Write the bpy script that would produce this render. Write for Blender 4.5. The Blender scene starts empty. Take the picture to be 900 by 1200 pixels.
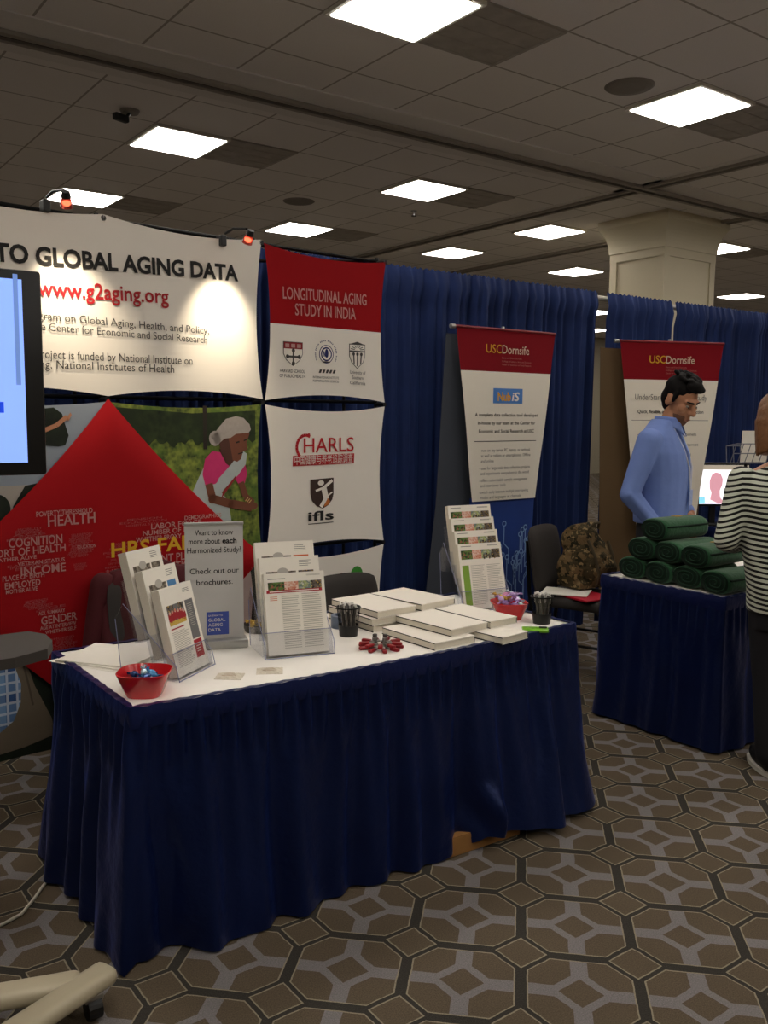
import bpy, bmesh, math, random
from mathutils import Vector, Matrix, noise as mnoise
random.seed(7)
R = math.radians
PI = math.pi
SC = bpy.context.scene
COL = SC.collection

# ------------------------------------------------------------------ camera
CAM_H = 1.565
PITCH, ROLL, YAW = 0.10811, 0.0074, 0.93784
def make_camera():
    F = Vector((0, math.cos(PITCH), -math.sin(PITCH)))
    X = Vector((1, 0, 0)); U = X.cross(F)
    X2 = math.cos(ROLL) * X + math.sin(ROLL) * U
    U2 = -math.sin(ROLL) * X + math.cos(ROLL) * U
    ex = Vector((math.sin(YAW), math.cos(YAW), 0)); ey = Vector((-math.cos(YAW), math.sin(YAW), 0))
    w = lambda v: Vector((v.dot(ex), v.dot(ey), v.z))
    X2, U2, B = w(X2), w(U2), -w(F)
    m = Matrix(((X2.x, U2.x, B.x, 0), (X2.y, U2.y, B.y, 0), (X2.z, U2.z, B.z, CAM_H), (0, 0, 0, 1)))
    cd = bpy.data.cameras.new('camera'); co = bpy.data.objects.new('camera', cd)
    cd.sensor_fit = 'VERTICAL'; cd.sensor_height = 36; cd.sensor_width = 27
    cd.lens = 36 * 1050 / 1200; cd.clip_start = .05; cd.clip_end = 200
    co.matrix_world = m; COL.objects.link(co); SC.camera = co
make_camera()

# ------------------------------------------------------------------ world, exposure
wd = bpy.data.worlds.new('world'); SC.world = wd; wd.use_nodes = True
wd.node_tree.nodes['Background'].inputs[0].default_value = (.02, .018, .016, 1)
wd.node_tree.nodes['Background'].inputs[1].default_value = .3
SC.view_settings.view_transform = 'Standard'
SC.view_settings.look = 'None'
SC.view_settings.exposure = 0.0
SC.view_settings.gamma = 1
SC.view_settings.use_curve_mapping = False
LIGHT_STRENGTH = 20.5
LIGHT_COLOR = (1.0, .93, .855)
SPOT_WATTS = 24.0
SC.cycles.transparent_max_bounces = 40

# ------------------------------------------------------------------ materials
def lin(h):
    if isinstance(h, str):
        h = h.lstrip('#'); c = [int(h[i:i+2], 16) / 255 for i in (0, 2, 4)]
        return tuple(x / 12.92 if x <= .04045 else ((x + .055) / 1.055) ** 2.4 for x in c)
    return h
MATS = {}
def mat(name, color, rough=.6, metal=0, spec=.4, noise=0, nscale=40, bump=0, emit=0, alpha=1, sheen=0, coat=0, trans=0):
    if name in MATS: return MATS[name]
    m = bpy.data.materials.new(name); m.use_nodes = True
    nt = m.node_tree; b = nt.nodes['Principled BSDF']
    c = lin(color)
    b.inputs['Base Color'].default_value = (*c, 1); b.inputs['Roughness'].default_value = rough
    b.inputs['Metallic'].default_value = metal; b.inputs['Specular IOR Level'].default_value = spec
    b.inputs['Sheen Weight'].default_value = sheen; b.inputs['Coat Weight'].default_value = coat
    b.inputs['Transmission Weight'].default_value = trans
    if emit:
        b.inputs['Emission Color'].default_value = (*c, 1); b.inputs['Emission Strength'].default_value = emit
    if noise or bump:
        tc = nt.nodes.new('ShaderNodeTexCoord'); n = nt.nodes.new('ShaderNodeTexNoise')
        n.inputs['Scale'].default_value = nscale; n.inputs['Detail'].default_value = 4
        nt.links.new(tc.outputs['Object'], n.inputs['Vector'])
        if noise:
            mx = nt.nodes.new('ShaderNodeMix'); mx.data_type = 'RGBA'
            mx.inputs['A'].default_value = (*[x * (1 - noise) for x in c], 1)
            mx.inputs['B'].default_value = (*[min(1, x * (1 + noise)) for x in c], 1)
            nt.links.new(n.outputs['Fac'], mx.inputs['Factor']); nt.links.new(mx.outputs['Result'], b.inputs['Base Color'])
        if bump:
            bp = nt.nodes.new('ShaderNodeBump'); bp.inputs['Strength'].default_value = bump; bp.inputs['Distance'].default_value = .01
            nt.links.new(n.outputs['Fac'], bp.inputs['Height']); nt.links.new(bp.outputs['Normal'], b.inputs['Normal'])
    MATS[name] = m
    return m
class E:
    """tiny wrapper that turns arithmetic into Math nodes"""
    nt = None
    def __init__(s, sock): s.s = sock
    @staticmethod
    def op(o, *a):
        n = E.nt.nodes.new('ShaderNodeMath'); n.operation = o
        for i, x in enumerate(a):
            if isinstance(x, E): E.nt.links.new(x.s, n.inputs[i])
            else: n.inputs[i].default_value = x
        return E(n.outputs[0])
    def __add__(s, o): return E.op('ADD', s, o)
    def __sub__(s, o): return E.op('SUBTRACT', s, o)
    def __rsub__(s, o): return E.op('SUBTRACT', o, s)
    def __mul__(s, o): return E.op('MULTIPLY', s, o)
    def lt(s, o): return E.op('LESS_THAN', s, o)
    def gt(s, o): return E.op('GREATER_THAN', s, o)
    def abs(s): return E.op('ABSOLUTE', s)
    def rnd(s): return E.op('ROUND', s)
    def min(s, o): return E.op('MINIMUM', s, o)
    def max(s, o): return E.op('MAXIMUM', s, o)
    def sin(s): return E.op('SINE', s)
def start_mat(name, rough=.8, spec=.2, sheen=0):
    m = bpy.data.materials.new(name); m.use_nodes = True; E.nt = m.node_tree
    b = E.nt.nodes['Principled BSDF']; b.inputs['Roughness'].default_value = rough; b.inputs['Specular IOR Level'].default_value = spec
    b.inputs['Sheen Weight'].default_value = sheen
    tc = E.nt.nodes.new('ShaderNodeTexCoord'); sp = E.nt.nodes.new('ShaderNodeSeparateXYZ')
    E.nt.links.new(tc.outputs['Object'], sp.inputs[0])
    return m, b, tc, E(sp.outputs[0]), E(sp.outputs[1]), E(sp.outputs[2])
def nnoise(tc, scale, detail=3):
    n = E.nt.nodes.new('ShaderNodeTexNoise'); n.inputs['Scale'].default_value = scale; n.inputs['Detail'].default_value = detail
    E.nt.links.new(tc.outputs['Object'], n.inputs['Vector']); return E(n.outputs['Fac'])
def cmix(f, a, b):
    n = E.nt.nodes.new('ShaderNodeMix'); n.data_type = 'RGBA'
    for k, v in (('Factor', f), ('A', a), ('B', b)):
        if isinstance(v, E): E.nt.links.new(v.s, n.inputs[k])
        elif k == 'Factor': n.inputs[k].default_value = v
        else: n.inputs[k].default_value = (*lin(v), 1)
    return E(n.outputs['Result'])
def bumpn(b, h, strength, dist=.01):
    bp = E.nt.nodes.new('ShaderNodeBump'); bp.inputs['Strength'].default_value = strength; bp.inputs['Distance'].default_value = dist
    E.nt.links.new(h.s, bp.inputs['Height']); E.nt.links.new(bp.outputs['Normal'], b.inputs['Normal'])

def carpet_material():
    m, b, tc, x, y, z = start_mat('patterned_carpet', .95, .05)
    L = .325; k = 1 / (math.sqrt(2) * L)
    u = ((x - 2.025) - (y - 1.981)) * k; v = ((x - 2.025) + (y - 1.981)) * k
    wob = (nnoise(tc, 30, 1) - .5) * .012
    fu = (u - u.rnd()).abs() + wob; fv = (v - v.rnd()).abs() + wob
    D = fu + fv
    p = .5 - fu; q = .5 - fv; d2 = p + q
    brown, grey, dark, edge = '#5f5445', '#7d7877', '#3d3a35', '#8f8672'
    mn = p.min(q)
    greym = d2.gt(.19) * (d2.lt(.30).max(mn.lt(.075)))
    c = cmix(greym, brown, grey)
    band = fu.min(fv)
    c = cmix(band.lt(.062), c, edge)
    c = cmix(D.lt(.315), c, edge)
    c = cmix(band.lt(.048), c, dark)
    c = cmix(D.lt(.298), c, dark)
    c = cmix(D.lt(.235), c, edge)
    c = cmix(D.lt(.215), c, brown)
    n1 = nnoise(tc, 260, 2); n2 = nnoise(tc, 3, 3)
    mixn = E.nt.nodes.new('ShaderNodeMix'); mixn.data_type = 'RGBA'; mixn.blend_type = 'MULTIPLY'; mixn.inputs['Factor'].default_value = 1
    val = (n1 * .9 + .45) * (n2 * .3 + .85)
    comb = E.nt.nodes.new('ShaderNodeCombineColor')
    for i in range(3): E.nt.links.new(val.s, comb.inputs[i])
    E.nt.links.new(c.s, mixn.inputs['A']); E.nt.links.new(comb.outputs[0], mixn.inputs['B'])
    E.nt.links.new(mixn.outputs['Result'], b.inputs['Base Color'])
    bumpn(b, n1, .5, .004)
    return m
def tile_material():
    m, b, tc, x, y, z = start_mat('ceiling_tiles', .95, .1)
    T = .61
    fx = (x * (1 / T)); fy = (y * (1 / T))
    dx = (fx - fx.rnd()).abs() * T; dy = (fy - fy.rnd()).abs() * T
    d = dx.min(dy)
    n = nnoise(tc, 130, 3)
    c = cmix(n, '#e3dfda', '#efebe6')
    c = cmix(d.lt(.0075), c, '#aaa59c')
    E.nt.links.new(c.s, b.inputs['Base Color'])
    bumpn(b, n * .15, .6, .01)
    return m
def foliage_material(name, a, bcol, ccol, scale=14):
    m, b, tc, x, y, z = start_mat(name, .6, .3)
    v = E.nt.nodes.new('ShaderNodeTexVoronoi'); v.inputs['Scale'].default_value = scale * 2.2
    E.nt.links.new(tc.outputs['Object'], v.inputs['Vector'])
    n = nnoise(tc, scale, 5)
    vd = E(v.outputs['Distance'])
    f = ((n - .32) * 2.2) + (vd - .35) * .5
    c = cmix(f.min(1).max(0), a, bcol)
    c = cmix(((nnoise(tc, scale * .35, 3) - .45) * 4).min(1).max(0), c, ccol)
    E.nt.links.new(c.s, b.inputs['Base Color']); return m
def plaid_material():
    m, b, tc, x, y, z = start_mat('printed_plaid', .6, .3)
    a = (x * 160).sin().gt(.72); c_ = (z * 150).sin().gt(.72)
    w = (x * 55 + 1).sin().gt(.3); w2 = (z * 50).sin().gt(.3)
    c = cmix(w * .5 + w2 * .5, '#6f93bd', '#2c4d7c')
    c = cmix(a.max(c_) * .6, c, '#d5dde6')
    E.nt.links.new(c.s, b.inputs['Base Color']); return m
def stripe_material():
    m, b, tc, x, y, z = start_mat('striped_jersey', .8, .2, .1)
    n = nnoise(tc, 3.5, 2)
    w = z + (n - .5) * .03 + (x.abs() - .165).max(0) * .35 + y * .12
    s = (w * (2 * PI / .0225)).sin()
    c = cmix(s.gt(.10), '#c9cdbd', '#10110f')
    E.nt.links.new(c.s, b.inputs['Base Color']); bumpn(b, nnoise(tc, 14, 3), .35, .02)
    return m
def camo_material():
    m, b, tc, x, y, z = start_mat('camouflage_cloth', .9, .1)
    c = cmix(nnoise(tc, 13, 3).gt(.5), '#6e5a3e', '#453c29')
    c = cmix(nnoise(tc, 19, 4).gt(.58), c, '#2c291d')
    n = E.nt.nodes.new('ShaderNodeTexNoise'); n.inputs['Scale'].default_value = 23
    E.nt.links.new(tc.outputs['Generated'], n.inputs['Vector'])
    c = cmix(nnoise(tc, 27, 3).gt(.62), c, '#8c7754')
    E.nt.links.new(c.s, b.inputs['Base Color']); bumpn(b, nnoise(tc, 22, 4), .8, .03)
    return m
def satin_material(name, col, col2):
    m, b, tc, x, y, z = start_mat(name, .31, .7, .25)
    b.inputs['Specular Tint'].default_value = (.30, .42, 1, 1); b.inputs['Sheen Tint'].default_value = (*lin('#4a66d0'), 1); b.inputs['Sheen Roughness'].default_value = .35
    n = nnoise(tc, 5, 3)
    c = cmix(n, col, col2); E.nt.links.new(c.s, b.inputs['Base Color'])
    bumpn(b, nnoise(tc, 30, 4), .35, .012)
    return m
def drape_material():
    m, b, tc, x, y, z = start_mat('navy_drape_cloth', .75, .2, .2)
    b.inputs['Sheen Tint'].default_value = (*lin('#4a6cb0'), 1)
    c = cmix(nnoise(tc, 6, 3), '#0e1b40', '#152857'); E.nt.links.new(c.s, b.inputs['Base Color'])
    bumpn(b, nnoise(tc, 240, 2), .2, .003)
    return m
def acrylic_material():
    m = bpy.data.materials.new('clear_acrylic'); m.use_nodes = True; nt = m.node_tree
    for n in list(nt.nodes): nt.nodes.remove(n)
    out = nt.nodes.new('ShaderNodeOutputMaterial'); mix = nt.nodes.new('ShaderNodeMixShader')
    tr = nt.nodes.new('ShaderNodeBsdfTransparent'); gl = nt.nodes.new('ShaderNodeBsdfGlossy'); fr = nt.nodes.new('ShaderNodeFresnel')
    tr.inputs[0].default_value = (.965, .97, .985, 1); gl.inputs['Roughness'].default_value = .08; nt.nodes.remove(fr)
    lw = nt.nodes.new('ShaderNodeLayerWeight'); lw.inputs[0].default_value = .25; mr = nt.nodes.new('ShaderNodeMapRange'); mr.inputs['To Min'].default_value = .03; mr.inputs['To Max'].default_value = .30
    nt.links.new(lw.outputs['Facing'], mr.inputs['Value']); nt.links.new(mr.outputs[0], mix.inputs[0]); nt.links.new(tr.outputs[0], mix.inputs[1]); nt.links.new(gl.outputs[0], mix.inputs[2])
    nt.links.new(mix.outputs[0], out.inputs[0]); return m
def picture_material(name, a, bcol, ccol, scale=70):
    m, b, tc, x, y, z = start_mat(name, .6, .3)
    c = cmix(((nnoise(tc, scale, 3) - .42) * 7).min(1).max(0), a, bcol)
    c = cmix(((nnoise(tc, scale * 1.7, 2) - .55) * 9).min(1).max(0), c, ccol)
    E.nt.links.new(c.s, b.inputs['Base Color']); return m
def screen_material(name, col, s):
    return mat(name, col, .3, emit=s)

# ------------------------------------------------------------------ mesh builder
class MB:
    def __init__(s): s.v = []; s.f = []; s.m = []; s.M = Matrix()
    def add(s, verts, faces, mi=0):
        o = len(s.v); s.v += [s.M @ Vector(p) for p in verts]
        for f in faces: s.f.append([o + i for i in f]); s.m.append(mi)
        return s
    def box(s, c, d, mi=0, rot=None, taper=1.0):
        hx, hy, hz = d[0] / 2, d[1] / 2, d[2] / 2
        vs = []
        for z, k in ((-hz, 1), (hz, taper)):
            for x, y in ((-1, -1), (1, -1), (1, 1), (-1, 1)): vs.append(Vector((x * hx * k, y * hy * k, z)))
        if rot is not None: vs = [rot @ v for v in vs]
        c = Vector(c)
        return s.add([v + c for v in vs], [(3, 2, 1, 0), (4, 5, 6, 7), (0, 1, 5, 4), (1, 2, 6, 5), (2, 3, 7, 6), (3, 0, 4, 7)], mi)
    def rbox(s, c, d, r=.01, mi=0, rot=None, seg=2):
        bm = bmesh.new(); bmesh.ops.create_cube(bm, size=1)
        for v in bm.verts: v.co = Vector((v.co.x * d[0], v.co.y * d[1], v.co.z * d[2]))
        bmesh.ops.bevel(bm, geom=bm.edges[:], offset=r, segments=seg, affect='EDGES', profile=.5)
        vs = [v.co.copy() for v in bm.verts]; bm.verts.index_update(); fs = [[v.index for v in f.verts] for f in bm.faces]; bm.free()
        if rot is not None: vs = [rot @ v for v in vs]
        c = Vector(c)
        return s.add([v + c for v in vs], fs, mi)
    def tube(s, pts, r, mi=0, n=10, cap=True):
        pts = [Vector(p) for p in pts]; rs = r if isinstance(r, (list, tuple)) else [r] * len(pts)
        vs = []; fs = []; prev = None
        for i, p in enumerate(pts):
            d = (pts[min(i + 1, len(pts) - 1)] - pts[max(i - 1, 0)]).normalized()
            if prev is None:
                a = Vector((0, 0, 1)) if abs(d.z) < .9 else Vector((1, 0, 0)); u = d.cross(a).normalized()
            else:
                u = (prev - d * prev.dot(d)).normalized()
            prev = u; w = d.cross(u)
            for k in range(n):
                t = 2 * PI * k / n; vs.append(p + (u * math.cos(t) + w * math.sin(t)) * rs[i])
        for i in range(len(pts) - 1):
            for k in range(n): fs.append((i * n + k, i * n + (k + 1) % n, (i + 1) * n + (k + 1) % n, (i + 1) * n + k))
        if cap: fs.append(tuple(range(n))[::-1]); fs.append(tuple((len(pts) - 1) * n + k for k in range(n)))
        return s.add(vs, fs, mi)
    def lathe(s, prof, c=(0, 0, 0), n=28, mi=0, sx=1, sy=1, power=2.0):
        vs = []; fs = []
        for r, z in prof:
            for k in range(n):
                t = 2 * PI * k / n; cx, sy_ = math.cos(t), math.sin(t)
                if power != 2.0:
                    g = (abs(cx) ** power + abs(sy_) ** power) ** (-1 / power); cx *= g; sy_ *= g
                vs.append((c[0] + r * sx * cx, c[1] + r * sy * sy_, c[2] + z))
        for i in range(len(prof) - 1):
            for k in range(n): fs.append((i * n + k, i * n + (k + 1) % n, (i + 1) * n + (k + 1) % n, (i + 1) * n + k))
        if prof[0][0] > 1e-6: fs.append(tuple(range(n))[::-1])
        if prof[-1][0] > 1e-6 and prof[-1][1] != prof[0][1]: fs.append(tuple((len(prof) - 1) * n + k for k in range(n)))
        return s.add(vs, fs, mi)
    def ell(s, c, r, mi=0, nu=16, nv=10, rot=None):
        vs = []; fs = []
        for j in range(nv + 1):
            ph = -PI / 2 + PI * j / nv
            for i in range(nu):
                th = 2 * PI * i / nu
                v = Vector((r[0] * math.cos(ph) * math.cos(th), r[1] * math.cos(ph) * math.sin(th), r[2] * math.sin(ph)))
                if rot is not None: v = rot @ v
                vs.append(v + Vector(c))
        for j in range(nv):
            for i in range(nu): fs.append((j * nu + i, j * nu + (i + 1) % nu, (j + 1) * nu + (i + 1) % nu, (j + 1) * nu + i))
        return s.add(vs, fs, mi)
    def loft(s, rings, mi=0, n=20, power=2.3):
        """rings: (cx,cy,cz,rx,ry)"""
        vs = []; fs = []
        for cx, cy, cz, rx, ry in rings:
            for k in range(n):
                t = 2 * PI * k / n; a, b = math.cos(t), math.sin(t); g = (abs(a) ** power + abs(b) ** power) ** (-1 / power)
                vs.append((cx + rx * a * g, cy + ry * b * g, cz))
        for i in range(len(rings) - 1):
            for k in range(n): fs.append((i * n + k, i * n + (k + 1) % n, (i + 1) * n + (k + 1) % n, (i + 1) * n + k))
        fs.append(tuple(range(n))[::-1]); fs.append(tuple((len(rings) - 1) * n + k for k in range(n)))
        return s.add(vs, fs, mi)
    def cap(s, p0, p1, r0, r1, mi=0, n=14):
        """tapered capsule"""
        p0, p1 = Vector(p0), Vector(p1); d = (p1 - p0); L = d.length; d.normalize()
        pts = []; rs = []
        for k in range(1, 5): a = PI / 2 * k / 4; pts.append(p0 - d * r0 * math.cos(a)); rs.append(r0 * math.sin(a))
        for k in range(1, 5): pts.append(p0 + d * L * k / 4); rs.append(r0 + (r1 - r0) * k / 4)
        for k in range(1, 4): a = PI / 2 * k / 4; pts.append(p1 + d * r1 * math.sin(a)); rs.append(r1 * math.cos(a))
        return s.tube(pts, rs, mi, n)
    def quad(s, pts, mi=0): return s.add(pts, [tuple(range(len(pts)))], mi)
    def prism(s, poly, z0, z1, mi=0):
        n = len(poly); vs = [(x, y, z0) for x, y in poly] + [(x, y, z1) for x, y in poly]
        return s.add(vs, [tuple(range(n))[::-1], tuple(range(n, 2 * n))] + [(i, (i + 1) % n, n + (i + 1) % n, n + i) for i in range(n)], mi)
    def grid(s, nu, nv, fn, mi=0, wrap=False):
        vs = [fn(i / (nu if wrap else nu - 1), j / (nv - 1)) for j in range(nv) for i in range(nu)]
        fs = []
        for j in range(nv - 1):
            for i in range(nu if wrap else nu - 1):
                fs.append((j * nu + i, j * nu + (i + 1) % nu, (j + 1) * nu + (i + 1) % nu, (j + 1) * nu + i))
        return s.add(vs, fs, mi)
    def text(s, txt, O, xd, up, cap=.05, width=None, align='L', mi=0, bold=0.0, stretch=1.0, nudge=.0015):
        """flat lettering; O is the baseline point (left, centre or right by align), cap the capital height"""
        vs, fs, w = text_geo(txt, bold)
        k = cap / CAPH
        kx = width / w if width else k * stretch
        O, xd, up = Vector(O), Vector(xd).normalized(), Vector(up).normalized(); nrm = xd.cross(up)
        off = {'L': 0, 'C': -w * kx / 2, 'R': -w * kx}[align]
        return s.add([O + xd * (x * kx + off) + up * (y * k) + nrm * nudge for x, y in vs], fs, mi)
    def build(s, name, mats, parent=None, smooth=False, autosmooth=None):
        me = bpy.data.meshes.new(name); me.from_pydata([tuple(v) for v in s.v], [], s.f)
        mats = mats if isinstance(mats, (list, tuple)) else [mats]
        for m in mats: me.materials.append(m)
        me.polygons.foreach_set('material_index', s.m)
        if smooth or autosmooth: me.polygons.foreach_set('use_smooth', [True] * len(me.polygons))
        me.update()
        if autosmooth: me.set_sharp_from_angle(angle=R(autosmooth))
        o = bpy.data.objects.new(name, me); COL.objects.link(o)
        if parent is not None: o.parent = parent
        return o
TG = {}
def text_geo(txt, bold):
    key = (txt, bold)
    if key in TG: return TG[key]
    cu = bpy.data.curves.new('t', 'FONT'); cu.body = txt; cu.size = 1; cu.resolution_u = 3; cu.offset = bold; cu.fill_mode = 'BOTH'
    ob = bpy.data.objects.new('t', cu)
    me = ob.to_mesh()
    vs = [(v.co.x, v.co.y) for v in me.vertices]; fs = [tuple(p.vertices) for p in me.polygons]
    ob.to_mesh_clear(); bpy.data.objects.remove(ob); bpy.data.curves.remove(cu)
    x0 = min((v[0] for v in vs), default=0); x1 = max((v[0] for v in vs), default=1)
    TG[key] = ([(x - x0, y) for x, y in vs], fs, max(1e-3, x1 - x0)); return TG[key]
CAPH = 1.0
_h = text_geo('H', 0.0); CAPH = max(v[1] for v in _h[0])

def tag(o, label=None, cat=None, group=None, kind=None):
    if label: o['label'] = label
    if cat: o['category'] = cat
    if group: o['group'] = group
    if kind: o['kind'] = kind
    return o
def thing(name, loc, rz, label, cat, group=None):
    o = bpy.data.objects.new(name, None); COL.objects.link(o); o.empty_display_size = .1
    o.location = loc; o.rotation_euler = (0, 0, rz); return tag(o, label, cat, group)
def struct(o, label=None, cat=None): return tag(o, label, cat, kind='structure')
def copy_tree(o, parent=None):
    c = o.copy(); COL.objects.link(c); c.parent = parent
    for ch in list(o.children): copy_tree(ch, c)
    return c
def remeshed(mb, name, material, parent, voxel=.008, smooth=4):
    """one continuous surface grown round overlapping solids"""
    o = mb.build(name, material)
    md = o.modifiers.new('r', 'REMESH'); md.mode = 'VOXEL'; md.voxel_size = voxel; md.use_smooth_shade = True
    if smooth:
        sm = o.modifiers.new('s', 'SMOOTH'); sm.factor = .5; sm.iterations = smooth
    dg = bpy.context.evaluated_depsgraph_get(); dg.update()
    me = bpy.data.meshes.new_from_object(o.evaluated_get(dg)); me.name = name
    o.modifiers.clear(); old = o.data; o.data = me; bpy.data.meshes.remove(old)
    me.materials.clear()
    for m_ in (material if isinstance(material, (list, tuple)) else [material]): me.materials.append(m_)
    me.polygons.foreach_set('use_smooth', [True] * len(me.polygons))
    me.polygons.foreach_set('material_index', [0] * len(me.polygons))
    if parent is not None: o.parent = parent
    return o
def lerp(tab, x):
    if x <= tab[0][0]: return tab[0][1]
    for (a, va), (b, vb) in zip(tab, tab[1:]):
        if x <= b:
            t = (x - a) / (b - a); t = t * t * (3 - 2 * t); return va + (vb - va) * t
    return tab[-1][1]
ROTX = lambda a: Matrix.Rotation(a, 3, 'X')
ROTY = lambda a: Matrix.Rotation(a, 3, 'Y')
ROTZ = lambda a: Matrix.Rotation(a, 3, 'Z')

M_CARPET = carpet_material(); M_TILE = tile_material()
M_SATIN = satin_material('navy_satin', '#070e2a', '#0c183f'); M_DRAPE = drape_material(); M_ACRYL = acrylic_material()
M_STRIPE = stripe_material(); M_CAMO = camo_material()
M_WALL = mat('beige_wall_paint', '#a39a86', .85, noise=.04, nscale=3)
M_COLUMN = mat('cream_column_paint', '#cfc4a6', .5, spec=.4, noise=.03, nscale=4)
M_TRACK = mat('ceiling_track_metal', '#9a948a', .6)
M_DARK = mat('dark_slot', '#4a453f', .9)
M_SOFFIT = mat('soffit_board', '#dedad4', .9, noise=.05, nscale=60)
M_BLACK = mat('black_plastic', '#121212', .4)
M_BLACKM = mat('black_metal', '#151515', .35, metal=.6)
M_CHROME = mat('brushed_silver', '#c8c8c8', .3, metal=1)
M_SILVER = mat('silver_plastic', '#b4b4b0', .35, metal=.6)
M_WHITE = mat('white_paper', '#ede8dc', .8, noise=.02, nscale=30)
M_PAPER2 = mat('page_edges', '#d9d2c0', .9, noise=.1, nscale=300)
M_CLOTH = mat('white_table_cover', '#efebe2', .75, noise=.04, nscale=8, bump=.06)
M_FABW = mat('white_stretch_fabric', '#efe9de', .7, sheen=.1, noise=.02, nscale=6)
M_FABR = mat('red_stretch_fabric', '#9a1218', .8, spec=.12, noise=.05, nscale=6)
M_INK = mat('black_ink', '#1c1b1a', .7); M_INKR = mat('red_ink', '#a8121c', .7); M_INKG = mat('grey_ink', '#77746f', .8)
M_INKP = mat('pink_ink', '#c98a86', .8); M_INKW = mat('white_ink', '#e6e0d8', .8); M_GOLD = mat('gold_ink', '#d39a1e', .7)
M_INKB = mat('blue_ink', '#2a2f68', .8); M_GLB = mat('logo_blue', '#4456a8', .7)
M_REDP = mat('glossy_red_plastic', '#c4121a', .22, spec=.5, coat=.3)
M_CHAIR = mat('charcoal_chair_fabric', '#34302d', .85, noise=.15, nscale=180)
# ------------------------------------------------------------------ the room
CZ = 3.69
X0, X1, Y0, Y1 = -5.0, 27.0, -5.0, 16.5
struct(MB().box(((X0 + X1) / 2, (Y0 + Y1) / 2, -.05), (X1 - X0, Y1 - Y0, .1)).build('floor', M_CARPET), 'patterned brown and grey hexagon carpet floor', 'floor')
def wall(name, c, d): struct(MB().box(c, d).build(name, M_WALL), 'beige hall wall', 'wall')
wall('wall_left', (X0 - .1, (Y0 + Y1) / 2, CZ / 2), (.2, Y1 - Y0 + .4, CZ + .2))
wall('wall_right', (X1 + .1, (Y0 + Y1) / 2, CZ / 2), (.2, Y1 - Y0 + .4, CZ + .2))
wall('wall_front', ((X0 + X1) / 2, Y0 - .1, CZ / 2), (X1 - X0, .2, CZ + .2))
wall('wall_back', ((X0 + X1) / 2, Y1 + .1, CZ / 2), (X1 - X0, .2, CZ + .2))
def ceil_part(x0, x1, y0, y1, ox, oy):
    b = MB().box(((x0 + x1) / 2 - ox, (y0 + y1) / 2 - oy, .03), (x1 - x0, y1 - y0, .06))
    o = b.build('ceiling', M_TILE); o.location = (ox, oy, CZ); struct(o, 'ceiling of square acoustic tiles', 'ceiling')
XB0, XB1, YB0, YB1 = 6.90, 7.16, 5.24, 5.80
ceil_part(X0, XB0, Y0, YB0, 2.69, 3.63); ceil_part(X0, XB0, YB1, Y1, 2.69, 6.54)
ceil_part(XB1, X1, Y0, YB0, 7.50, 3.63); ceil_part(XB1, X1, YB1, Y1, 7.50, 7.15)
# folding-wall tracks crossing the ceiling
t = MB().box(((X0 + X1) / 2, (YB0 + YB1) / 2, CZ + .02), (X1 - X0, YB1 - YB0, .06), 0)
t.box(((X0 + X1) / 2, 5.50, CZ - .018), (X1 - X0, .05, .03), 1).box(((X0 + X1) / 2, 5.60, CZ - .018), (X1 - X0, .04, .03), 1)
t.box(((X0 + X1) / 2, 5.552, CZ - .012), (X1 - X0, .05, .012), 2)
struct(t.build('trim_1', [M_SOFFIT, M_TRACK, M_DARK]), 'long folding wall track in the ceiling', 'ceiling track')
for i, xx in enumerate((7.03, 8.92)):
    t = MB()
    for y0, y1 in ((Y0, 5.475), (5.625, Y1)):
        ym, yl = (y0 + y1) / 2, y1 - y0
        if i == 0: t.box((xx, ym, CZ + .02), (XB1 - XB0, yl, .06), 0)
        t.box((xx - .05, ym, CZ - .016), (.04, yl, .03), 1).box((xx + .05, ym, CZ - .016), (.04, yl, .03), 1).box((xx, ym, CZ - .01), (.05, yl, .012), 2)
    struct(t.build('trim_%d' % (i + 2), [M_SOFFIT, M_TRACK, M_DARK]), 'folding wall track crossing the ceiling towards the back', 'ceiling track')
# column
c = MB(); x0, x1, y0, y1 = 8.03, 8.93, 6.02, 6.74
c.box(((x0 + x1) / 2, (y0 + y1) / 2, CZ / 2), (x1 - x0 - .03, y1 - y0 - .03, CZ))
for xx in (x0, x1):
    for yy in (y0, y1):
        c.box((xx + (.045 if xx == x0 else -.045), yy + (.045 if yy == y0 else -.045), CZ / 2), (.09, .09, CZ))
fl = []
for k in range(9):
    t_ = k / 8; g = .012 + .085 * t_ ** 2.2; z = 3.34 + .27 * t_; fl.append([(x0 - g, y0 - g, z), (x1 + g, y0 - g, z), (x1 + g, y1 + g, z), (x0 - g, y1 + g, z)])
c.add([p for q in fl for p in q], [(4 * k + i, 4 * k + (i + 1) % 4, 4 * k + 4 + (i + 1) % 4, 4 * k + 4 + i) for k in range(8) for i in range(4)] + [(3, 2, 1, 0), (32, 33, 34, 35)])
c.box(((x0 + x1) / 2, (y0 + y1) / 2, 3.65), (x1 - x0 + .20, y1 - y0 + .20, .08))
for xx in ((x0 + x1) / 2,):
    c.box((xx, (y0 + y1) / 2, 3.30), (x1 - x0 + .004, y1 - y0 + .004, .10))
c.box(((x0 + x1) / 2, (y0 + y1) / 2, .1), (x1 - x0 + .04, y1 - y0 + .04, .2))
struct(c.build('trim_4', M_COLUMN), 'cream panelled square column with flared capital rising behind the navy drapes', 'column')

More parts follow.
